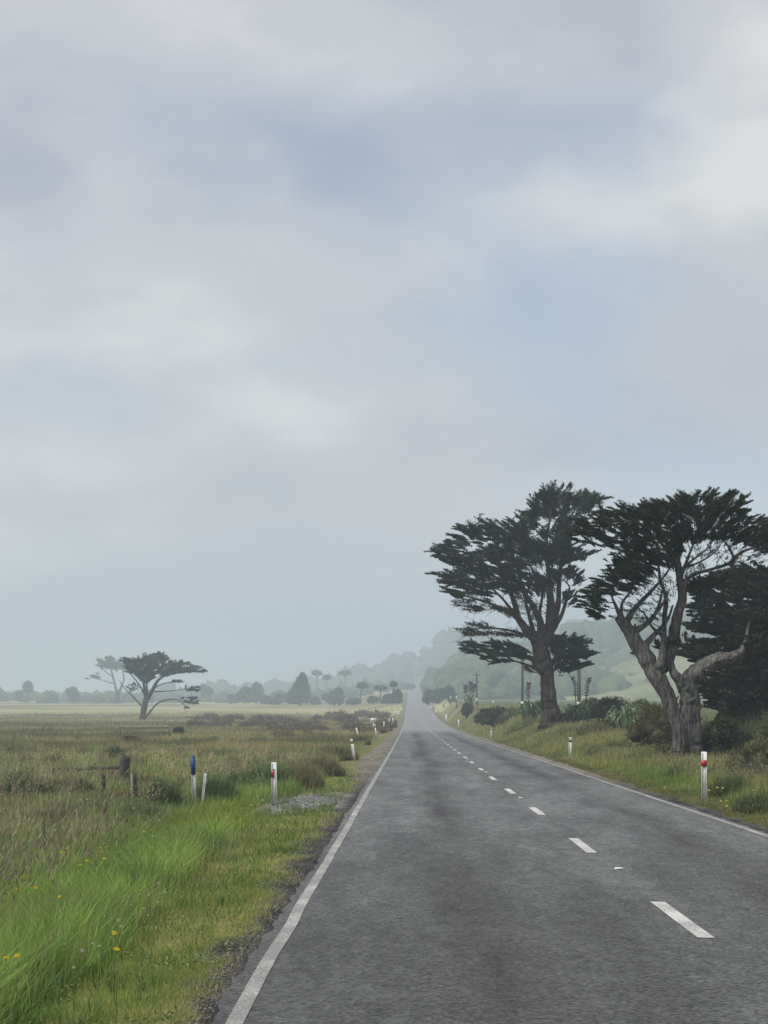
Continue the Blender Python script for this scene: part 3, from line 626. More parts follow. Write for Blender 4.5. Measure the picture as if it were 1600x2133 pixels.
# far trees across the left paddock
FT = 'far trees across the left paddock'
gA, gB = (.065, .082, .05), (.11, .125, .07)
head_tree('cabbage_tree', 'far round-headed tree on one trunk near the left edge', 57, 1462, 1418, 22, 30, 1, FT, limbs=1, trunk_w=7)
bush('leafy_shrub', 'sparse pale shrub left of the far round-headed tree', 'shrub', 40, 1462, 24, 26, gA, gB, FT, 4, .5, (4, 2), mat=M_far)
bush('upright_tree', 'spiky upright far tree left of the flat-topped pair', 'tree', 152, 1464, 28, 36, gA, gB, FT, 6, 1, (5, 2), spiky=True, mat=M_far)
bush('upright_tree', 'pale feathery far tree just right of the flat-topped pair', 'tree', 430, 1462, 30, 36, gA, gB, FT, 6, .7, (5, 2), spiky=True, mat=M_far)
for px, br_, wd, ht, lab in [(482,1466,26,20,'low far bush left of the bushy clump in the middle'),(508,1466,34,36,'bushy far tree with ragged top left of the conical one'),(536,1466,40,46,'tallest broad tree of the bushy far clump'),
        (556,1468,26,18,'low dark far bush right of the bushy clump'),(580,1468,30,20,'far bush between the bushy clump and the conical tree'),
        (688,1470,30,28,'round far bush right of the conical tree'),(705,1469,34,40,'dark dome-shaped far tree between thin-trunked palms'),(655,1468,26,16,'small far bush at foot of the conical tree'),
        (828,1466,30,30,'dark rounded far tree left of the road end'),(808,1467,30,22,'low far bush in the clump left of the road end'),(775,1466,26,14,'low far hedge bush right of the round-headed tree'),(740,1468,34,14,'low tan bush in front of the dome-shaped far tree')]:
    bush('bushy_tree', lab, 'tree', px, br_, wd, ht, gA, gB, FT, 6, 1, (4, 2.2), mat=M_far)
def cone_tree(px, base_row, wpx, hpx, label):
    X, Y, z = hit(px, base_row); u = Y / F; t = thing('conical_tree', label, 'tree', (X, Y, z), FT); mb = MB()
    for i in range(9):
        f = i / 8; rw = wpx * u * (.50 * (1 - f) + .07); c = (rng.uniform(-.35, .35) * rw + .12 * f * wpx * u, rng.uniform(-.3, .3) * rw, hpx * u * (.20 + .72 * f) * rng.uniform(.9, 1.05)); rw *= rng.uniform(.75, 1.2)
        r = np.array([rw, rw * .9, hpx * u * .17]); lump(mb, c, r * .82, gA, 7 + i, .2); foliage(mb, c, r, 300, 7 * u, 3 * u, gA, gB)
    mb.build('crown', M_far, t); s = MB(); s.tube([(0, 0, -.2), (0, 0, hpx * u * .5)], [2.5 * u, 1.5 * u], (.07, .06, .05), 6); s.build('trunk', M_bark, t)
cone_tree(625, 1470, 52, 62, 'dark conical far tree, largest of the far treeline')
for px, top, hw, lab in [(660,1398,20,'tall thin far palm right of the conical tree'),(680,1407,13,'shorter thin far palm between the two tall ones'),(719,1398,20,'tall thin far palm left of the far ridge')]:
    head_tree('palm_tree', lab, px, 1462, top, hw, 10, 0, FT, limbs=3, trunk_w=2.2, flat=True, Y=1300)
head_tree('cabbage_tree', 'leaning round-headed far tree left of the road', 750, 1467, 1421, 19, 15, 4, FT, trunk_w=4, limbs=2)
head_tree('cabbage_tree', 'flat round-headed far tree in the clump by the road end', 793, 1466, 1428, 20, 12, 0, FT, trunk_w=3, limbs=2)
head_tree('cabbage_tree', 'small round-headed far tree above the dark rounded one', 820, 1466, 1420, 14, 12, 0, FT, trunk_w=3, limbs=1)
# hazy wood along the horizon
mb = MB()
for k in range(520):
    px = rng.uniform(-250, 850); Y = rng.uniform(1150, 1900); X = (px - CX) * Y / F; r = rng.uniform(2.5, 6.5)
    v, f = ICO1; mb.add(v * (1 + rng.normal(0, .2, (len(v), 1))) * [r, r, r * rng.uniform(.6, 1.0)] + [X, Y, zg(X, Y) + r * .3], f, np.array(gA) * rng.uniform(.8, 1.3))
tag(mb.build('far_wood', M_far), 'hazy line of bush along the left horizon', kind='stuff')
# trees at the foot of the wooded spur by the road end
for px, br_, wd, ht, lab in [(893,1460,34,34,'hazy tree at the foot of the spur right of the road end'),(912,1462,40,34,'rounded hazy tree at the bend of the right bank'),(935,1462,34,40,'tall hazy tree behind the far fence posts on the right')]:
    bush('bushy_tree', lab, 'tree', px, br_, wd, ht, (.05, .07, .035), (.08, .105, .05), 'far trees by the road end', 6, 1, (4, 2.2), Y=640, mat=M_far)

def rush(name, label, cat, px, row, wpx, hpx, colA, colB, n, group, lift=.25, depth=1.0, lean=(.10, 0), wpxl=1.5):
    X, Y, z = hit(px, row, lift); u = Y / F; W = wpx*u; H = hpx*u + lift; a = rng.uniform(0, 6.28, n); r = np.sqrt(rng.uniform(0, 1, n))
    x = np.cos(a)*r*W*.5; y = np.sin(a)*r*W*.5*depth; zz = zg(X + x, Y + y) - z
    dome = np.sqrt(np.clip(1 - r**2*.92, .03, 1)) * (.45 + .85*fbm((X + x)/(W*.16), (Y + y)/(W*.2), px))
    h = H*dome*rng.uniform(.55, 1.15, n); D = np.stack([np.cos(a)*r*.35 + lean[0], np.sin(a)*r*.3 + lean[1], np.ones(n)], 1) + rng.normal(0, .22, (n, 3))
    c = lerp(colA, colB, np.clip(fbm((X + x)/(W*.2), (Y + y)/(W*.2), px + 3)*1.6 - .3 + rng.normal(0, .15, n), 0, 1)) * (1 + rng.normal(0, .15, (n, 1)))
    st = rng.uniform(0, .55, n)*h*(rng.uniform(0, 1, n) > .4)
    mb = MB(); mb.leaves(np.stack([x, y, zz + st], 1), D, h - st, wpxl*u*rng.uniform(.7, 1.5, n), c, False)
    m = n // 2; k = rng.integers(0, n, m); mb.leaves(np.stack([x, y, zz + h*rng.uniform(.25, .95, n)], 1)[k], rng.normal(0, .7, (m, 3)) + [0, 0, .5], rng.uniform(3, 7, m)*u, rng.uniform(1.4, 2.8, m)*u, c[k]*1.1, True)
    o = mb.build(name, M_grass); o.location = (X, Y, z); tag(o, label, cat, group); return o
# right bank shrubs
def mound(label, px, row, wpx, hpx, colA, colB, name='wind_shaped_shrub', **kw): return bush(name, label, 'shrub', px, row, wpx, hpx, colA, colB, **kw)
dkA, dkB = (.050, .058, .028), (.095, .10, .045)
mound('dark dense shrub on the bank left of the straight trunked cypress', 1036, 1512, 84, 44, (.04, .05, .026), (.07, .085, .038), lobes=8, leaf=(5, 2.2))
mound('dark ivy-grey shrub at the left end of the bank thicket', 1006, 1516, 34, 42, (.05, .052, .045), (.07, .07, .055), lobes=5, leaf=(4, 2))
mound('rounded dull shrub under upright flower spikes on far bank', 972, 1498, 34, 36, (.06, .065, .04), (.09, .09, .055), lobes=5, leaf=(4, 2))
mound('dark sloping wind-cut shrub between the two roadside cypresses', 1252, 1514, 92, 64, dkA, dkB, lobes=9, leaf=(6, 2), lean=.35, spiky=True)
mound('brown-green wind-cut shrub left of the forked trunk', 1346, 1572, 112, 122, (.075, .075, .034), (.145, .135, .058), lobes=12, leaf=(9, 2.2), lean=.30, spiky=True, dens=1.2)
mound('low leafy shrub at the foot of the forked trunk', 1385, 1592, 50, 46, (.07, .085, .03), (.13, .14, .05), lobes=6, leaf=(7, 2.6))
mound('dark leafy shrub behind the red-banded post', 1498, 1600, 90, 120, (.03, .042, .022), (.065, .085, .035), lobes=9, leaf=(8, 3.2))
mound('green bushy shrub right of the forked trunk under the dark crown', 1545, 1560, 130, 92, (.06, .078, .036), (.13, .15, .06), lobes=12, leaf=(8, 3.2))
mound('tangled olive shrub at the right edge of the bank', 1580, 1640, 130, 112, (.085, .09, .04), (.16, .16, .07), lobes=14, leaf=(9, 2.4), spiky=True)
for px, row, wd, ht, lab in [(1130, 1498, 60, 36, 'leafy mid-green shrub left of the straight trunk'), (1222, 1502, 84, 44, 'leafy shrub behind the two-stalk flax'), (1262, 1532, 70, 34, 'leafy shrub below the dark sloping one'),
        (1325, 1530, 84, 72, 'tall leafy shrub right of the pale flax'), (1388, 1546, 60, 62, 'leafy shrub pressed against the leaning trunk'), (1462, 1590, 76, 70, 'leafy shrub beside the foot of the right stem'),
        (1532, 1592, 110, 84, 'broad leafy shrub below the dense right crown'), (1592, 1604, 110, 92, 'tall leafy shrub cut by the right edge')]:
    mound(lab, px, row, wd, ht, (.062, .078, .034), (.15, .165, .066), name='leafy_shrub', lobes=9, leaf=(6, 2.6), lean=.12)
UG = 'undergrowth along the right bank'
for px, row, wd, ht, ca, cb, lab in [
    (1085, 1520, 70, 26, (.09,.11,.045), (.17,.18,.08), 'low grassy clump left of the left-hand flax'),
    (1235, 1530, 80, 30, (.08,.095,.04), (.16,.16,.07), 'low olive clump in front of the two-stalk flax'),
    (1180, 1528, 60, 22, (.10,.115,.05), (.18,.18,.08), 'low tan-green clump at the foot of the straight trunk'),
    (1292, 1562, 90, 26, (.075,.09,.036), (.16,.165,.065), 'leafy clump below the pale flax'),
    (1345, 1590, 80, 40, (.07,.10,.035), (.17,.20,.07), 'bright leafy clump left of the forked trunk foot'),
    (1250, 1575, 90, 24, (.09,.115,.045), (.17,.19,.08), 'low green clump on the open bank'),
    (1440, 1606, 70, 34, (.08,.10,.04), (.17,.18,.075), 'grassy clump at the right side of the forked trunk foot'),
    (1520, 1650, 90, 50, (.06,.085,.036), (.15,.18,.07), 'green weedy clump right of the red-banded post'),
    (1575, 1680, 100, 46, (.075,.10,.04), (.18,.20,.08), 'tall weedy clump at the right edge of the verge'),
    (1478, 1590, 80, 90, (.025,.035,.02), (.06,.075,.035), 'dark hollow-side shrub just right of the forked trunk'),
    (1530, 1580, 110, 86, (.05,.065,.03), (.12,.135,.055), 'drooping green shrub beneath the dense right crown'),
    (1590, 1575, 100, 110, (.045,.06,.03), (.10,.12,.05), 'tall shrub under the dense crown at the right edge'),
    (1400, 1530, 70, 70, (.06,.065,.03), (.13,.125,.055), 'shrub showing between the fork of the leaning trunk'),
    (1282, 1520, 80, 40, (.05,.06,.028), (.115,.12,.05), 'dense olive shrub in front of the dark sloping one'),
    (1338, 1528, 80, 64, (.06,.062,.03), (.14,.13,.055), 'tall brown-green shrub left of the wind-cut one'),
    (1200, 1508, 60, 34, (.05,.065,.03), (.11,.12,.05), 'dark green shrub at the right side of the straight trunk'),
    (1060, 1500, 60, 30, (.05,.07,.035), (.11,.13,.06), 'green shrub right of the dark dense one on the bank'),
    (1465, 1560, 90, 60, (.04,.055,.026), (.10,.12,.05), 'leafy shrub rising right of the forked trunk base'),
    (1560, 1620, 120, 70, (.06,.07,.03), (.14,.145,.06), 'olive bush mass behind the twig tangle'),
    (1500, 1625, 70, 40, (.06,.085,.035), (.15,.17,.065), 'green clump behind the red-banded post'),
    (1420, 1615, 70, 30, (.09,.115,.045), (.18,.20,.08), 'yellow-green clump below the forked trunk'),
    (1370, 1560, 70, 60, (.055,.065,.03), (.13,.13,.055), 'brown-green shrub hugging the leaning trunk'),
    (1300, 1508, 70, 44, (.06,.07,.034), (.12,.13,.055), 'olive shrub behind the pale flax clump'),
    (1150, 1505, 60, 30, (.06,.085,.04), (.12,.15,.065), 'small green shrub behind the straight trunk')]:
    rush('bank_shrub', lab, 'shrub', px, row, wd, ht, np.array(ca)*1.45, np.array(cb)*1.5, 2300, UG, .15, .9, (.12, 0), 1.7)
def tangle(px, row, wpx, hpx, n, label):
    X, Y, z = hit(px, row); u = Y / F; mb = MB()
    for i in range(n):
        a = rng.uniform(-wpx/2, wpx/2) * u; b = rng.uniform(-.35, .35); h = hpx * u * rng.uniform(.5, 1.1)
        mb.tube(catmull([(a, b, -.05), (a + rng.normal(0, 7)*u, b + rng.normal(0, .1), h*.4), (a + rng.normal(0, 14)*u, b + rng.normal(0, .15), h*.8), (a + rng.normal(0, 22)*u, b, h*rng.uniform(.7, 1))], 4), np.linspace(1.3, .5, 13)*u, np.array((.17, .155, .125)) * rng.uniform(.6, 1.2), 4, 0, False)
    o = mb.build('dead_branch_tangle', M_bark); o.location = (X, Y, z); tag(o, label, 'branches')
tangle(1560, 1650, 74, 70, 34, 'tangle of bare grey twigs at the foot of the olive shrub')
tangle(1388, 1600, 40, 50, 12, 'few dead grey twigs beside the foot of the forked trunk')

def flax(px, row, wpx, hpx, n, label, colA=(.08, .125, .065), colB=(.20, .27, .15), stalks=()):
    X, Y, z = hit(px, row); u = Y / F; t = thing('flax_plant', label, 'flax', (X, Y, z), 'flax clumps on the right bank'); mb = MB()
    for i in range(n):
        a = rng.uniform(0, 6.28); out_r = wpx * u * .5 * rng.uniform(.15, 1.05); h = hpx * u * rng.uniform(.55, 1.05); b = np.array([math.cos(a), math.sin(a), 0])
        p0 = b * wpx * u * .10 * rng.uniform(0, 1.5); droop = rng.uniform(.0, .45)
        pts = np.array([p0, p0 + b*out_r*.30 + [0, 0, h*.5], p0 + b*out_r*.68 + [0, 0, h*.92], p0 + b*out_r + [0, 0, h*(1-droop)]])
        c = catmull(pts, 4); m = len(c); sd = np.cross(b, [0, 0, 1.0]); wv = np.interp(np.linspace(0, 1, m), [0, .3, .75, 1], [1.6, 2.6, 2.0, .25])[:, None] * u * rng.uniform(.8, 1.2)
        V = np.concatenate([c - sd*wv, c + sd*wv + [0, 0, .3*u]]); k = np.arange(m-1)[:, None]
        T = np.concatenate([k + [[0, 1, m+1]], k + [[0, m+1, m]]]); col = np.array(colA) + (np.array(colB) - np.array(colA)) * rng.uniform()
        mb.add(V, T, col)
    mb.build('leaves', M_leaf, t)
    for sx, sh, ln in stalks:
        s = MB(); ctl = np.array([[sx*.3*u, 0, 0], [sx*.8*u, 0, sh*u*.5], [sx*u, 0, sh*u*.85], [(sx+ln)*u, 0, sh*u]]); c = catmull(ctl, 6)
        s.tube(c, np.linspace(1.1, .5, len(c))*u, (.07, .055, .045), 6)
        for i in range(22):
            f = .45 + .52 * i / 21; q = c[int(f*(len(c)-1))]; sg = 1 if i % 2 else -1
            d = np.array([sg*rng.uniform(3.0, 5.5)*u, rng.normal(0, 2)*u, rng.uniform(1.0, 3.5)*u])
            s.tube([q, q + d*.5 + [0, 0, -.5*u], q + d], [.5*u, .9*u, .9*u], (.045, .035, .032), 4)
        s.build('flower_stalk', M_bark, t)
    return t
flax(1104, 1510, 66, 52, 70, 'flax clump on the left side of the straight cypress trunk', stalks=[(-4, 88, 3)])
flax(1206, 1516, 78, 54, 75, 'flax clump with two tall seed stalks right of the straight trunk', stalks=[(-8, 106, -8), (18, 104, 5)])
flax(1302, 1534, 80, 66, 90, 'pale green flax clump between the wind-cut shrubs', (.11, .18, .09), (.28, .37, .22))
flax(1268, 1500, 40, 34, 34, 'small flax clump behind the dark sloping shrub', (.07, .11, .06), (.16, .21, .12))
flax(978, 1470, 30, 24, 30, 'distant flax clump with dark seed spikes on the far bank', stalks=[(-8, 42, 0), (2, 50, 1), (9, 44, 2)])
flax(1160, 1500, 34, 26, 30, 'small flax clump tucked behind the straight cypress trunk')

# left side bushes
DB = 'bushes along the left ditch'
for px, row, wd, ht, ca, cb, lab in [
    (548, 1634, 110, 64, (.065, .11, .048), (.14, .20, .08), 'dark green bush behind the gravel driveway'),
    (498, 1642, 110, 46, (.065, .105, .045), (.14, .185, .075), 'low green bush left of the driveway post'),
    (450, 1650, 90, 44, (.06, .10, .042), (.13, .18, .07), 'low green bush beside the short white peg'),
    (612, 1625, 120, 54, (.11, .11, .055), (.20, .19, .09), 'dull olive bush right of the dark green one'),
    (662, 1602, 110, 40, (.12, .11, .060), (.21, .185, .10), 'brownish bush on the ditch bank left of the leaning peg'),
    (700, 1574, 90, 32, (.11, .11, .060), (.19, .18, .09), 'olive brown bush on the ditch bank below the small sign'),
    (742, 1546, 60, 18, (.12, .13, .06), (.20, .20, .09), 'low olive bush at the foot of the small sign'),
    (338, 1668, 70, 52, (.045, .080, .034), (.11, .155, .055), 'dark leafy bush around the broken fence posts'),
    (300, 1690, 90, 36, (.09, .12, .05), (.19, .21, .10), 'pale green weedy clump in front of the broken posts'),
    (236, 1576, 60, 26, (.045, .075, .030), (.11, .15, .055), 'small dark green bush behind the thick stump'),
    (45, 1656, 170, 50, (.024, .055, .026), (.055, .10, .040), 'dark green low bush at the left edge'),
    (150, 1640, 100, 26, (.045, .075, .034), (.10, .14, .055), 'low green bush below the fallen rail'),
    (120, 1700, 120, 40, (.11, .12, .06), (.22, .21, .12), 'cream and green weedy clump near the thin grey stake')]:
    rush('ditch_bush', lab, 'bush', px, row, wd, ht, np.array(ca)*(1.4 if px > 400 else 1.15), np.array(cb)*(1.4 if px > 400 else 1.2), 3000, DB)
bush('dark_shrub', 'dark shrub at the right end of the old paddock gate', 'shrub', 372, 1530, 36, 18, (.05, .045, .036), (.075, .065, .05), None, 5, 1, (4, 2), lift=.25)
bush('dark_shrub', 'reddish brown dead bush under the paddock gate', 'shrub', 278, 1546, 46, 14, (.10, .06, .04), (.16, .10, .06), None, 5, 1, (4, 2), lift=.25)
for k in range(64):
    px = rng.uniform(395, 805); row = rng.uniform(1497, 1536) - (8 if px > 690 else 0)
    if px < 560: row = rng.uniform(1494, 1512)
    f = rng.uniform(.8, 1.25); rush('heath_shrub', 'low reddish-brown shrub in the belt across the left paddock', 'shrub', px, row, rng.uniform(26, 64), rng.uniform(7, 15), np.array((.090, .064, .042))*f, np.array((.195, .145, .085))*f, 650, 'brown shrub belt', .28, .9, (.05, 0), 1.8)

# ------------------------------------------------------------------ marker posts, pegs, sign
WHITE = (.70, .71, .70)
def marker(label, px, base_row, top_row, band=None, tilt=(0, 0), wpx=None, group='roadside marker posts', lift=0.0, name='marker_post'):
    X, Y, z = hit(px, base_row, lift); u = Y / F; H = (base_row - top_row) * u + lift; W = (wpx * u) if wpx else .105
    t = thing(name, label, 'marker post', (X, Y, z - .10), group); mb = MB(); H += .10
    gap = (.80 * H, .87 * H) if band in ('dark', 'orange') else None
    if gap:
        for a, b in ((0, gap[0]), (gap[1], H)):
            mb.box((0, 0, (a+b)/2), (W, .034, b-a), WHITE); mb.box((-W*.46, -.012, (a+b)/2), (W*.10, .05, b-a-.01), WHITE); mb.box((W*.46, -.012, (a+b)/2), (W*.10, .05, b-a-.01), WHITE)
    else:
        mb.box((0, 0, H/2), (W, .034, H), WHITE); mb.box((-W*.46, -.012, H/2), (W*.10, .05, H-.006), WHITE); mb.box((W*.46, -.012, H/2), (W*.10, .05, H-.006), WHITE)
    for q in range(len(mb.C)): low_ = mb.V[q][:, 2] < .12; mb.C[q][low_] = (.56, .55, .51)          # road dirt towards the foot
    parts = [('post_body', mb, M_plastic)]
    if band == 'red':
        c = MB(); c.box((0, -.006, H*.795), (W*1.05, .074, H*.105), (.42, .012, .015)); parts.append(('red_band', c, M_reflect))
    if band == 'redhalf':
        c = MB(); c.box((-W*.27, -.028, H*.76), (W*.54, .036, H*.15), (.40, .012, .012)); parts.append(('red_reflector', c, M_reflect))
        c = MB(); c.box((0, -.022, H*.855), (W*.5, .012, H*.012), (.25, .25, .25)); parts.append(('notch', c, M_plastic))
    if gap:
        c = MB(); c.box((0, 0, sum(gap)/2), (W*.9, .03, gap[1]-gap[0]), (.05, .045, .04) if band == 'dark' else (.32, .13, .03)); parts.append(('reflector_band', c, M_reflect))
    if band == 'blue':
        c = MB(); c.box((0, -.004, H*.835), (W*1.06, .076, H*.33), (.012, .055, .22)); parts.append(('blue_sleeve', c, M_plastic))
    for n_, m_, mt_ in parts: m_.build(n_, mt_, t)
    t.rotation_euler = (tilt[1], tilt[0], rng.uniform(-.15, .15)); return t
marker('white marker post with full red band in front of the forked cypress', 1467, 1672, 1566, 'red', (-.005, 0))
marker('white marker post with red reflector half beside the gravel driveway', 572, 1672, 1588, 'redhalf', (-.01, 0), lift=.05)
marker('white marker post with dark band on the right verge before the straight cypress', 1187, 1583, 1536, 'dark', (.02, 0))
marker('white marker post with orange band leaning by the left gravel shoulder', 740, 1585, 1539, 'orange', (-.16, 0))
marker('white marker post with dark gap standing in front of the small sign', 785, 1540, 1509, 'dark', (-.12, 0))
marker('white marker post with dark band below the dark bank thicket', 1022, 1541, 1516, 'dark', (.05, 0))
marker('blue-topped white post among the left ditch bushes', 406, 1655, 1574, 'blue', (-.035, 0), 8, lift=.3)
marker('short plain white peg leaning right beside the blue-topped post', 419, 1664, 1611, None, (.10, 0), 5, name='peg', lift=.25)
marker('thin plain white peg leaning left on the ditch bank', 751, 1543, 1515, None, (-.25, 0), 3, name='peg', lift=.2)
fp = 'far marker posts along the left edge'
for px, b, tp, lab in [(800, 1523, 1503, 'pale far marker post just beyond the small sign'), (811, 1516, 1496, 'second pale far marker post beyond the small sign'), (819, 1508, 1495, 'third pale far marker post beyond the small sign'), (830, 1491, 1481, 'tiny far marker post on the left where the road rises'), (836, 1484, 1475, 'farthest tiny marker post on the left edge')]:
    marker(lab, px, b, tp, None, (rng.normal(0, .03), 0), 2.6, fp)
fp = 'far marker posts along the right edge'
for px, b, tp, lab in [(955, 1520, 1499, 'pale far marker post below the rounded dull shrub'), (929, 1508, 1488, 'leaning pale far marker post on the right bank'), (908, 1489, 1478, 'tiny far marker post on the right bend of the bank'), (897, 1480, 1470, 'farther tiny marker post on the right bank'), (891, 1468, 1460, 'farthest tiny marker post on the right edge')]:
    marker(lab, px, b, tp, None, (rng.normal(0, .05), 0), 2.8, fp)
# small sign
X, Y, z = hit(778, 1524); u = Y / F
t = thing('roadside_sign', 'small white rectangular sign on a post beside the left shoulder', 'sign', (X, Y, z)); H = (1524 - 1496) * u
mb = MB(); mb.box((0, .02, H*.46), (2.6*u, .05, H*.92), (.62, .63, .62)); mb.build('post', M_plastic, t)
mb = MB(); mb.box((0, -.02, H - 3.8*u), (11.4*u, .03, 7.6*u), (.72, .73, .72)); sg = mb.build('sign_board', M_plastic, t)
mb = MB()
for dx in (-2.2, -.7, .9, 2.2): mb.box((dx*u, -.039, H - 3.9*u), (1.1*u, .004, 1.5*u), (.22, .22, .23))
mb.build('lettering', M_plastic, sg)

# ------------------------------------------------------------------ old timber on the left
def timber(label, px, base_row, top_row, wpx, tilt=0, col=(.075, .062, .055), name='fence_stump', pale=False, group='broken timber fence posts'):
    X, Y, z = hit(px, base_row, .32); u = Y / F; H = (base_row - top_row) * u + .42; r = wpx * u / 2
    mb = MB(); n = 9; zz = np.linspace(-.1, H - .1, n); mb.tube(np.stack([zz*0 + rng.normal(0, r*.05, n), zz*0, zz], 1), np.linspace(r*1.08, r*.9, n), col, 10, .16)
    k = MB()
    for i in range(5): a = rng.uniform(0, 6.28); k.box((math.cos(a)*r*.5, math.sin(a)*r*.5, H - .1), (r*.5, r*.5, r*rng.uniform(.2, 1.0)), np.array(col)*1.2, a, taper=.5)
    t = thing(name, label, 'post', (X, Y, z), group); mb.build('shaft', M_wood, t); k.build('splintered_top', M_wood, t)
    if pale: q = MB(); q.box((-r*.85, -r*.45, H*.45), (r*.5, r*.4, H*.9), (.30, .27, .22)); q.build('pale_batten', M_wood, t)
    t.rotation_euler = (0, tilt, 0); return X, Y, z, u
X0, Y0, z0, u0 = timber('thick grey timber stump at the end of the fallen rail', 258, 1614, 1577, 24, .03, (.07, .062, .058), group=None)
timber('short dark stump post below the fallen rail', 214, 1642, 1613, 10, .02)
timber('dark post with pale batten below the thick stump', 281, 1660, 1612, 11, -.02, pale=True)
timber('dark broken post half sunk in the leafy bush', 316, 1668, 1625, 10, .05)
timber('leaning broken stump nearest the yellow flowers', 226, 1706, 1674, 12, -.10)
timber('thin grey stake standing in the long grass near the left edge', 91, 1772, 1704, 5, .01, (.10, .09, .08), 'stake', group=None)
timber('small dark stump at the left end of the fallen rail', 112, 1622, 1602, 7, 0)
mb = MB(); pa = P(112, 1602, Y0 + 1.0); pb = P(252, 1598, Y0); tt = np.linspace(0, 1, 14)[:, None]; path = pa*(1-tt) + pb*tt + rng.normal(0, .02, (14, 3)); ctr = path.mean(0)
mb.tube(path, np.full(14, 3.8*u0), (.060, .052, .044), 8, .25); o = mb.build('fallen_rail', M_wood, None, False, ctr); tag(o, 'long mossy rail running left from the thick stump', 'rail')
# paddock gate
X, Y, z = hit(300, 1538, .3); z += .3; u = Y / F; t = thing('paddock_gate', 'old pale timber gate frame below the flat-topped tree', 'gate', (X, Y, z)); gc = (.10, .09, .075)
for dx in (-50, 53): q = MB(); q.box((dx*u, 0, 9*u), (2.6*u, .12, 30*u), gc); q.build('post', M_wood, t)
for zz, tk in ((22, 2.2), (12, 1.0), (5, 1.0)): q = MB(); q.box((1.5*u, 0, zz*u), (101*u, .06, tk*u), gc); q.build('rail', M_wood, t)
for px, row in [(6, 1530), (29, 1530), (51, 1528), (71, 1526), (88, 1522), (91, 1522), (103, 1522), (107, 1523), (126, 1522), (64, 1540), (119, 1534), (130, 1533), (150, 1529)]:
    X, Y, z = hit(px, row, .3); u = Y / F; q = MB(); h = rng.uniform(6, 9) * u + .3
    q.tube([(0, 0, -.1), (rng.normal(0, .02), 0, h*.6), (rng.normal(0, .05), 0, h)], [.9*u, .85*u, .8*u], (.06, .055, .045), 7, .15)
    o = q.build('low_stump', M_wood); o.location = (X, Y, z); tag(o, 'small dark stump scattered in the far left paddock', 'stump', 'small stumps in the left paddock')

# ------------------------------------------------------------------ power poles and fence posts on the right
def pole(px, base_row, H, wpx, label, Y=None, white=True):
    if Y is None: X, Y, z = hit(px, base_row)
    else: X = (px - CX) * Y / F; z = float(zg(X, Y))
    u = Y / F; t = thing('power_pole', label, 'pole', (X, Y, z), 'power poles on the right')
    q = MB(); q.tube([(0, 0, -.2), (.02, 0, H*.5), (0, 0, H)], [wpx*u*.55, wpx*u*.5, wpx*u*.42], (.075, .065, .06), 10, .03); q.build('shaft', M_wood, t)
    q = MB(); q.box((0, -.12, H - .5), (1.7, .10, .12), (.07, .06, .055)); a = q.build('crossarm', M_wood, t)
    for dx in (-.7, -.25, .25, .7): q = MB(); q.tube([(dx, -.12, H - .44), (dx, -.12, H - .36), (dx, -.12, H - .28)], [.03, .055, .03], (.25, .22, .20), 8); q.build('insulator', M_plastic, a)
    if white: q = MB(); q.tube([(0, 0, .5), (0, 0, 1.3)], [wpx*u*.57, wpx*u*.565], (.55, .55, .53), 10); q.build('white_marker', M_plastic, t)
pole(1088, 1486, 8.2, 5, 'dark power pole just left of the straight cypress trunk', Y=262)
pole(993, 1484, 6.6, 3.6, 'thin dark power pole beyond the flax with seed spikes', Y=420)
pole(1206, 1480, 6.3, 7.5, 'thick power pole between the two flax seed stalks', Y=240)
for px, row, tp, lab in [(1028, 1482, 1460, 'white-topped fence post in front of the pale paddock'), (951, 1476, 1450, 'taller white-topped fence post left of the flax spikes'), (939, 1468, 1450, 'white-topped fence post above the far bank'), (924, 1473, 1463, 'short white-topped fence post at the bend of the far bank'), (1310, 1468, 1450, 'white-topped fence post seen above the pale flax clump'), (994, 1482, 1462, 'dark fence post beside the thin power pole')]:
    X, Y, z = hit(px, row); Y = min(Y, 520); X = (px - CX)*Y/F; z = float(zg(X, Y)); u = Y / F; H = max((row - tp)*u, 1.1)
    t = thing('fence_post', lab, 'fence post', (X, Y, z), 'fence posts along the right paddock'); q = MB(); q.tube([(0, 0, -.2), (0, 0, H*.7)], [1.5*u, 1.4*u], (.12, .10, .085), 8, .05); q.build('shaft', M_wood, t)
    q = MB(); q.tube([(0, 0, H*.7), (0, 0, H)], [1.6*u, 1.5*u], (.62, .61, .56) if 'white' in lab else (.06, .055, .05), 8); q.build('top', M_plastic, t)

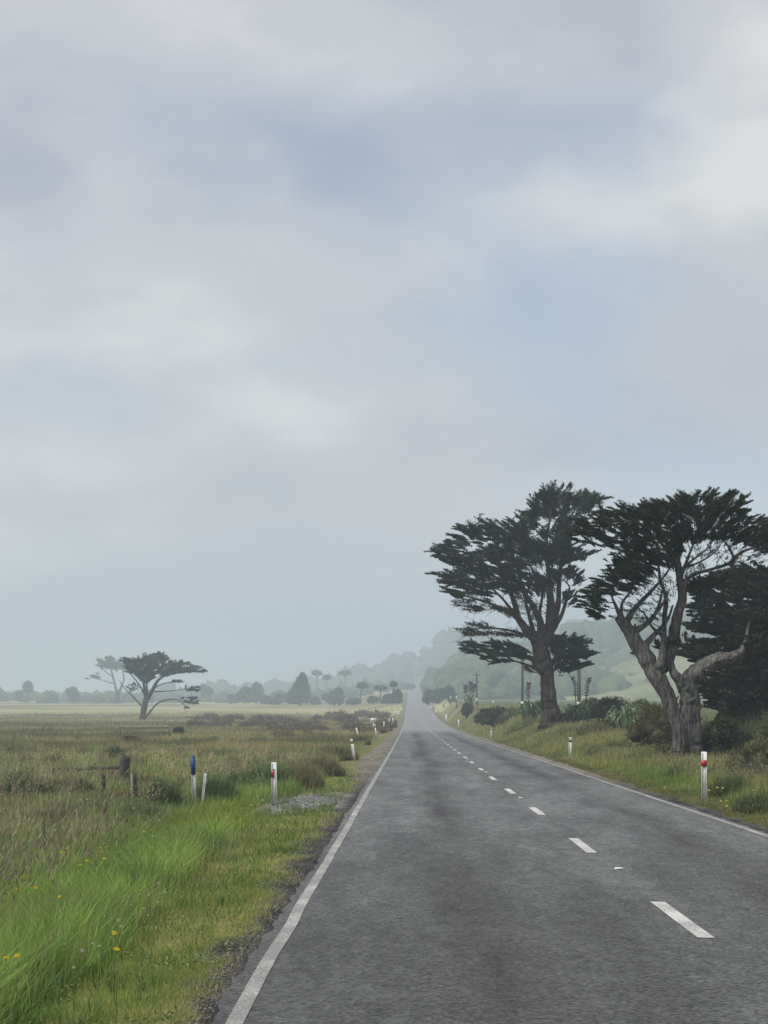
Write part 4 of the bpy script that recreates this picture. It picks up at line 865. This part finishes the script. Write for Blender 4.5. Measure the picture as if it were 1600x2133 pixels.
# ------------------------------------------------------------------ grass
def blades(mb, X, Y, h, w_, lean, colr, one=False, wind=(.25, .0)):
    n = len(X)
    if not one and n and np.max(Y) > 34:                       # curved blades only where they can be told apart
        h = np.broadcast_to(h, n); w_ = np.broadcast_to(w_, n); f = Y > 34
        blades(mb, X[f], Y[f], h[f], w_[f]*1.1, lean, colr[f], True, wind)
        X, Y, h, w_, colr = X[~f], Y[~f], h[~f], w_[~f], colr[~f]; n = len(X)
        if n == 0: return
    z = zg(X, Y) - .01; a = rng.uniform(0, 2*np.pi, n); ln = lean * rng.uniform(.2, 1.2, n) * h
    dx = np.cos(a)*ln + wind[0]*h*.4; dy = np.sin(a)*ln + wind[1]*h
    b = rng.uniform(-.9, .9, n); sx = np.cos(b)*w_/2; sy = np.sin(b)*w_/2; base = np.stack([X, Y, z], 1)
    S = np.stack([sx, sy, sx*0], 1); tip = base + np.stack([dx, dy, h], 1)
    if one:
        V = np.stack([base - S, base + S, tip], 1).reshape(-1, 3); T = np.arange(n*3).reshape(-1, 3); C = np.repeat(colr, 3, 0)
        mb.add(V, T, C); return
    mid = base + np.stack([dx*.32, dy*.32, h*.58], 1)
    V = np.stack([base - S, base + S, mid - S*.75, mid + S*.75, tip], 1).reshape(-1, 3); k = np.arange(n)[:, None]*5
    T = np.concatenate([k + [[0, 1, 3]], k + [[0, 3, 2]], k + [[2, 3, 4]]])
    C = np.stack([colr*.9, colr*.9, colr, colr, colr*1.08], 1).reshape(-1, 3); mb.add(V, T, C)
def sampY(n, a, b, p=1.6):
    q = rng.uniform(0, 1, n); e = 1 - p; return (a**e + q*(b**e - a**e))**(1/e)
def var(c, n, s=.18): return np.asarray(c) * (1 + rng.normal(0, s, (n, 1))) * (1 + rng.normal(0, s*.3, (n, 3)))
def drive_mask(X, Y): return (Y > 37.5) & (Y < 47.5) & (X > -3.3)
# mown strips
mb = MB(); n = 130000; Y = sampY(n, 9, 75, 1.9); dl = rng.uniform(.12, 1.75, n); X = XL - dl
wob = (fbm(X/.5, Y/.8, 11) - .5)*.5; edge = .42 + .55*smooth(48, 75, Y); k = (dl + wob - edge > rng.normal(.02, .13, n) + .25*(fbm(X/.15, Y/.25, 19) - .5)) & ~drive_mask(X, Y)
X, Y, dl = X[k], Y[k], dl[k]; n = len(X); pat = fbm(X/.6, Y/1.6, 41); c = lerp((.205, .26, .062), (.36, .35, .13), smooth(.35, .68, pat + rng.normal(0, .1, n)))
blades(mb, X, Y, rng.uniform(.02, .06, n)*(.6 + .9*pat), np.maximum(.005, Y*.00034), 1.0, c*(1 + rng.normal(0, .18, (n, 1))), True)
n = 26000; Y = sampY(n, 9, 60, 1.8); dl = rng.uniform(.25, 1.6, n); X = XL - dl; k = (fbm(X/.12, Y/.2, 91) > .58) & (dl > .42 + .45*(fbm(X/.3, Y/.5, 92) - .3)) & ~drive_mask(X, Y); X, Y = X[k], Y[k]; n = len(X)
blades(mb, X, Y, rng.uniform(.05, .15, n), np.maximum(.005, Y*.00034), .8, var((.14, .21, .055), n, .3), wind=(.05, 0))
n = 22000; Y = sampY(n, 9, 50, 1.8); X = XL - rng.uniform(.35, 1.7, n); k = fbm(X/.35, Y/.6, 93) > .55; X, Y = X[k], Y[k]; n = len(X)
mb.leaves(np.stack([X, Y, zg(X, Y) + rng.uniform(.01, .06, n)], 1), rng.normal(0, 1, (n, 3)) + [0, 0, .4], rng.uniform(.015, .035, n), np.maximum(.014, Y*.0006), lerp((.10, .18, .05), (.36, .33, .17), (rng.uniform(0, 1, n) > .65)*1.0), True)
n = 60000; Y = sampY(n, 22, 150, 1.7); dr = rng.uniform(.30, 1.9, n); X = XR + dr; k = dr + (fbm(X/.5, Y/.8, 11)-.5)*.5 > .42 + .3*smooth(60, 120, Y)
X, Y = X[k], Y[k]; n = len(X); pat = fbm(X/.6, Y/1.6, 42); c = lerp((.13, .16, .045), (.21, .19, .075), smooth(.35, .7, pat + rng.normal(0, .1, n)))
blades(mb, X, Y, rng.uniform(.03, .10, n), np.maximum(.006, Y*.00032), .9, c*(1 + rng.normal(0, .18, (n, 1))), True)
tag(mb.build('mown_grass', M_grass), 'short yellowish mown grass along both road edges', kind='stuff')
# lush tall verge on the left
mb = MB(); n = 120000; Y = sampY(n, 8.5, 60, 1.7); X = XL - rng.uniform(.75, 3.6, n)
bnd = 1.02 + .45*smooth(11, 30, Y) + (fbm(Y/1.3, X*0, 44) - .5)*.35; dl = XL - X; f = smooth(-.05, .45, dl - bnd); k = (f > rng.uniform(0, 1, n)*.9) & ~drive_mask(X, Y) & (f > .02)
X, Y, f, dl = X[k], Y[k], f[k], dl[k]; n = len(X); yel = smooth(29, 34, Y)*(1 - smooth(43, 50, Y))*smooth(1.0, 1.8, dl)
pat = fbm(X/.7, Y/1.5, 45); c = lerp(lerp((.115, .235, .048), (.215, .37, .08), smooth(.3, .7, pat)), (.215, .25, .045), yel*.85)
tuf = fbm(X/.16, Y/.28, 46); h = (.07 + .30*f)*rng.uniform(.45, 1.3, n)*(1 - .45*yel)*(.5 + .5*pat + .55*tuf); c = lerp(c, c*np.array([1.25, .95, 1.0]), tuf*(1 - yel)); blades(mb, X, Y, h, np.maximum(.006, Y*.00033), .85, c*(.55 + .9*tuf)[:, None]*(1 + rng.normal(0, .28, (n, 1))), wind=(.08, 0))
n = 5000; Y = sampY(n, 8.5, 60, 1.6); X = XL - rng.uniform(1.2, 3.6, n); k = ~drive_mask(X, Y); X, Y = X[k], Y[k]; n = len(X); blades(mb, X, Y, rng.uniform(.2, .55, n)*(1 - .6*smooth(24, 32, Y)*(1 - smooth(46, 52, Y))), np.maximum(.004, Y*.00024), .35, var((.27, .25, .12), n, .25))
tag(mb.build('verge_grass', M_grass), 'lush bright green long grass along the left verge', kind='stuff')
mb = MB(); n = 5000; X = rng.uniform(-3.6, -1.5, n); Y = rng.uniform(37, 49, n); k = fbm(X/.35, Y/1.2, 81) + .25*np.abs(Y - 42.5)/6 > .69; X, Y = X[k], Y[k]; n = len(X)
blades(mb, X, Y, rng.uniform(.04, .16, n), np.maximum(.006, Y*.0004), .7, var((.15, .20, .06), n, .25)); tag(mb.build('driveway_grass', M_grass), 'thin grass creeping over the gravel driveway', kind='stuff')
# rough pasture on the left
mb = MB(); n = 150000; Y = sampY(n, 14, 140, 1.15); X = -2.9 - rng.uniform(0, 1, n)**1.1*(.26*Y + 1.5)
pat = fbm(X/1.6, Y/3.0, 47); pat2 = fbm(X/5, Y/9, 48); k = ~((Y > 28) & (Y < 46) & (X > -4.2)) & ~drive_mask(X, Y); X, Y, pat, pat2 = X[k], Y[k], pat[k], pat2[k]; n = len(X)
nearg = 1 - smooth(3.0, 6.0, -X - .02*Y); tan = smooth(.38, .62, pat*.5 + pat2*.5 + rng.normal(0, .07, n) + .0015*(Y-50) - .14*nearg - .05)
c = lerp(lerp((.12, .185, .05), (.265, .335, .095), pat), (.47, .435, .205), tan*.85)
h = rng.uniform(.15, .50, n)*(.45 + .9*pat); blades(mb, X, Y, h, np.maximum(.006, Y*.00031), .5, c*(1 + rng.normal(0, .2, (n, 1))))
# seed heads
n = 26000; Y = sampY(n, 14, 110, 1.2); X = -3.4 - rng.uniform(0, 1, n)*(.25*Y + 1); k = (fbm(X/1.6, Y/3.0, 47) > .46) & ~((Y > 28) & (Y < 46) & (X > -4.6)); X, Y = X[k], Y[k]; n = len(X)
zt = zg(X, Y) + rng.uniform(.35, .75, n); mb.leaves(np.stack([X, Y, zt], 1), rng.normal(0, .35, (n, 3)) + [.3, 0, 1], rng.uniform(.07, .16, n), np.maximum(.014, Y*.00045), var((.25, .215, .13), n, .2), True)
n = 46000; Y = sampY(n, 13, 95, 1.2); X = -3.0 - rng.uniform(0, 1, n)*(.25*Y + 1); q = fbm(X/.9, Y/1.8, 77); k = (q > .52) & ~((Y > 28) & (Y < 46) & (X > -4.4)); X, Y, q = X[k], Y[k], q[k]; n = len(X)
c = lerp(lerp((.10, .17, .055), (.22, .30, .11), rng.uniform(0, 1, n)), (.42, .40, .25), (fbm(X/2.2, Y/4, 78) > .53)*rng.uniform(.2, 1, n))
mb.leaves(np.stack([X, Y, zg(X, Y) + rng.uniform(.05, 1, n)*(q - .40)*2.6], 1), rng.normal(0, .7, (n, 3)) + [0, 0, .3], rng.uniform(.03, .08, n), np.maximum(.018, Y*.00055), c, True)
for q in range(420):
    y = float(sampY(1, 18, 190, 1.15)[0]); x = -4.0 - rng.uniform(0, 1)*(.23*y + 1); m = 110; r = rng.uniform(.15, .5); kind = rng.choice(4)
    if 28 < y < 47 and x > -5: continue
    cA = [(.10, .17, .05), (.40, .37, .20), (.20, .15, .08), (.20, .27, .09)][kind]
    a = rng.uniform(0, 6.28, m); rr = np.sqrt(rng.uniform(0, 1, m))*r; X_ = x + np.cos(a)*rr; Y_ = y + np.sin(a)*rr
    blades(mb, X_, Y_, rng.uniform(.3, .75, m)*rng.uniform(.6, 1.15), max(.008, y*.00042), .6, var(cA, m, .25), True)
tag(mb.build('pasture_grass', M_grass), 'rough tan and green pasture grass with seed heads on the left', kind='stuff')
# far pasture tufts
mb = MB(); n = 110000; Y = sampY(n, 120, 620, 1.5); X = -3.2 - rng.uniform(0, 1, n)*(.25*Y + 4); pat = fbm(X/9, Y/22, 13); pat3 = fbm(X/3, Y/14, 50)
c = lerp(lerp((.15, .15, .055), (.33, .29, .12), smooth(.35, .68, pat)), (.50, .47, .23), smooth(330, 480, Y)*smooth(.3, .6, fbm(X/60, Y/90, 14)))
blades(mb, X, Y, rng.uniform(.25, .7, n)*(.4 + pat3)*(1 - .4*smooth(350, 500, Y)), Y*.00042, .4, c*(1 + rng.normal(0, .16, (n, 1))), True)
tag(mb.build('far_pasture_grass', M_grass), 'distant pale pasture grass across the left paddock', kind='stuff')
# right bank grass
mb = MB(); n = 125000; Y = sampY(n, 26, 330, 1.5); X = XR + .85 + rng.uniform(0, 1, n)**1.25*(4.5 + .035*Y); pat = fbm(X/1.4, Y/4.0, 52); f = smooth(.8, 2.4, X - XR + (fbm(X/.8, Y/2.5, 53) - .5)*1.2)
tan = smooth(.42, .72, pat + .0012*(Y - 60) + rng.normal(0, .08, n)); c = lerp(lerp((.135, .205, .048), (.26, .31, .08), pat), (.36, .32, .14), tan*.7)
blades(mb, X, Y, (.06 + .42*f)*rng.uniform(.45, 1.2, n)*(.5 + .9*pat), np.maximum(.008, Y*.00032), .45, c*(1 + rng.normal(0, .18, (n, 1))))
n = 26000; Y = sampY(n, 150, 620, 1.4); X = 11 + rng.uniform(0, 1, n)*(.11*Y); blades(mb, X, Y, rng.uniform(.15, .4, n), Y*.00042, .4, var((.20, .225, .085), n, .15), True)
n = 9000; Y = sampY(n, 28, 140, 1.3); X = XR + 1.6 + rng.uniform(0, 1, n)*(4 + .03*Y); zt = zg(X, Y) + rng.uniform(.25, .6, n)
mb.leaves(np.stack([X, Y, zt], 1), rng.normal(0, .35, (n, 3)) + [.2, 0, 1], rng.uniform(.07, .15, n), np.maximum(.014, Y*.0004), var((.22, .20, .10), n, .2), True)
tag(mb.build('bank_grass', M_grass), 'long green and tan grass on the right bank below the trees', kind='stuff')

# loose stones on the driveway and along the seal edge
mb = MB(); v, f = ico(1); keep = v
def stones(n, xs, ys, size, col):
    for i in range(n):
        x, y = xs(), ys(); s = size * rng.uniform(.5, 1.4); vv = v * (1 + rng.normal(0, .18, (len(v), 1))) * [s, s*rng.uniform(.7, 1.2), s*.55]
        mb.add(vv + [x, y, zg(x, y) + s*.02], f, np.asarray(col) * rng.uniform(.6, 1.5))
stones(420, lambda: rng.uniform(-3.0, -1.9), lambda: rng.uniform(38.2, 47.0), .024, (.15, .155, .16))
stones(160, lambda: rng.uniform(-2.9, -2.0), lambda: rng.uniform(37.6, 40.0), .032, (.24, .23, .20))
stones(1700, lambda: -1.20 - abs(rng.normal(0, .14)), lambda: float(sampY(1, 10, 40, 1.6)[0]), .011, (.13, .125, .12))
stones(260, lambda: rng.uniform(-2.1, -1.4), lambda: rng.uniform(50, 120), .035, (.26, .235, .19))
tag(mb.build('loose_gravel', M_stone), 'loose grey gravel on the driveway and road edge', kind='stuff')

# ------------------------------------------------------------------ flowers
def flower_mesh(kind):
    st = MB(); hd = MB()
    if kind == 'clover':
        for i in range(26):
            d = rng.normal(size=3); d[2] = abs(d[2]) * .8; d /= np.linalg.norm(d); hd.leaves(np.array([d*.003]), np.array([d]), .013, .007, (.60, .58, .52), True)
    else:
        for ring, (r, zz) in enumerate(((.021, .0), (.015, .004))):
            for i in range(13):
                a = i*6.283/13 + ring*.24; d = np.array([math.cos(a), math.sin(a), .25 + .2*ring]); hd.leaves(np.array([d*.002 + [0, 0, zz]]), np.array([d]), r, .009, (.76, .62, .03) if kind == 'yellow' else (.62, .58, .16), True)
    st.tube([(0, 0, -1), (.0, 0, -.5), (0, 0, 0)], [.0022, .002, .0018], (.10, .15, .05), 5)
    a = st.build('stem', M_leaf); b = hd.build('flower_head', M_petal); ms, mh = a.data, b.data
    bpy.data.objects.remove(a); bpy.data.objects.remove(b); return ms, mh
def flowers(name, label, group, pts, kind, lift, scale):
    ms, mh = flower_mesh(kind)
    for px, row in pts:
        X, Y, z = hit(px, row, lift); zr = CAMZ - (row - HR)*Y/F; s = scale * rng.uniform(.8, 1.25) * max(1, Y/26)
        t = thing(name, label, 'flower', (X, Y, zr), group)
        for n_, m_ in (('stem', ms), ('flower_head', mh)):
            o = bpy.data.objects.new(n_, m_); COL.objects.link(o); o.parent = t
            if n_ == 'stem': o.scale = (1, 1, max(.05, zr - z + .02))
            else: o.scale = (s, s, s); o.rotation_euler = (rng.uniform(.1, .7), rng.uniform(-.3, .3), 0)
Z1 = lambda L: [(a*.35, 1700 + b*.35) for a, b in L]
flowers('yellow_flower', 'small yellow daisy-like flower in the long grass on the left', 'yellow flowers in the left grass', Z1([(35,845),(105,433),(135,365),(365,217),(400,197),(478,293),(518,266),(605,215),(632,183),(622,255),(680,698),(692,795),(597,188),(103,832),(355,480),(857,92),(213,428)]), 'yellow', .44, .9)
flowers('clover_flower', 'small round white clover flower at the edge of the left grass', 'white clover along the left verge', Z1([(625,598),(705,618),(722,658),(883,590),(780,527),(490,803),(593,775),(555,760),(387,762),(118,785),(95,918),(345,703),(985,455),(940,515),(825,468),(885,470),(945,400),(985,313),(857,550),(440,903),(765,478),(357,512)]) + [(360 + a*.225, 1540 + b*.225) for a, b in [(580,630),(633,638),(725,612),(690,708),(738,675),(865,600),(975,695),(490,718),(870,790),(565,762),(895,540),(830,565)]], 'clover', .27, .85)
flowers('pale_yellow_flower', 'pale yellow flower in the grass near the red-banded post', 'pale yellow flowers on the right verge', [(1380 + a*.1375, 1540 + b*.1375) for a, b in [(810,665),(885,650),(910,665),(830,740),(910,745),(700,780),(1440,738),(1510,715),(1560,745),(1380,775),(970,935),(885,940),(970,1015),(1265,650),(1130,850),(40,735)]], 'pale', .3, 1.0)

# ------------------------------------------------------------------ haze (sea spray in the air)
mb = MB(); mb.box((0, 0, 0), (3100, 3700, 92), (1, 1, 1)); 
m, tt_, o_ = mat_new('haze air'); pv = tt_.nodes.new('ShaderNodeVolumePrincipled')
pv.inputs['Color'].default_value = (.76, .88, 1.0, 1); pv.inputs['Density'].default_value = .00068; pv.inputs['Anisotropy'].default_value = 0.1
tt_.links.new(pv.outputs[0], o_.inputs['Volume'])
hz = mb.build('haze', m); hz.location = (0, 1750, 39); tag(hz, 'pale sea haze hanging over the whole plain', kind='stuff')
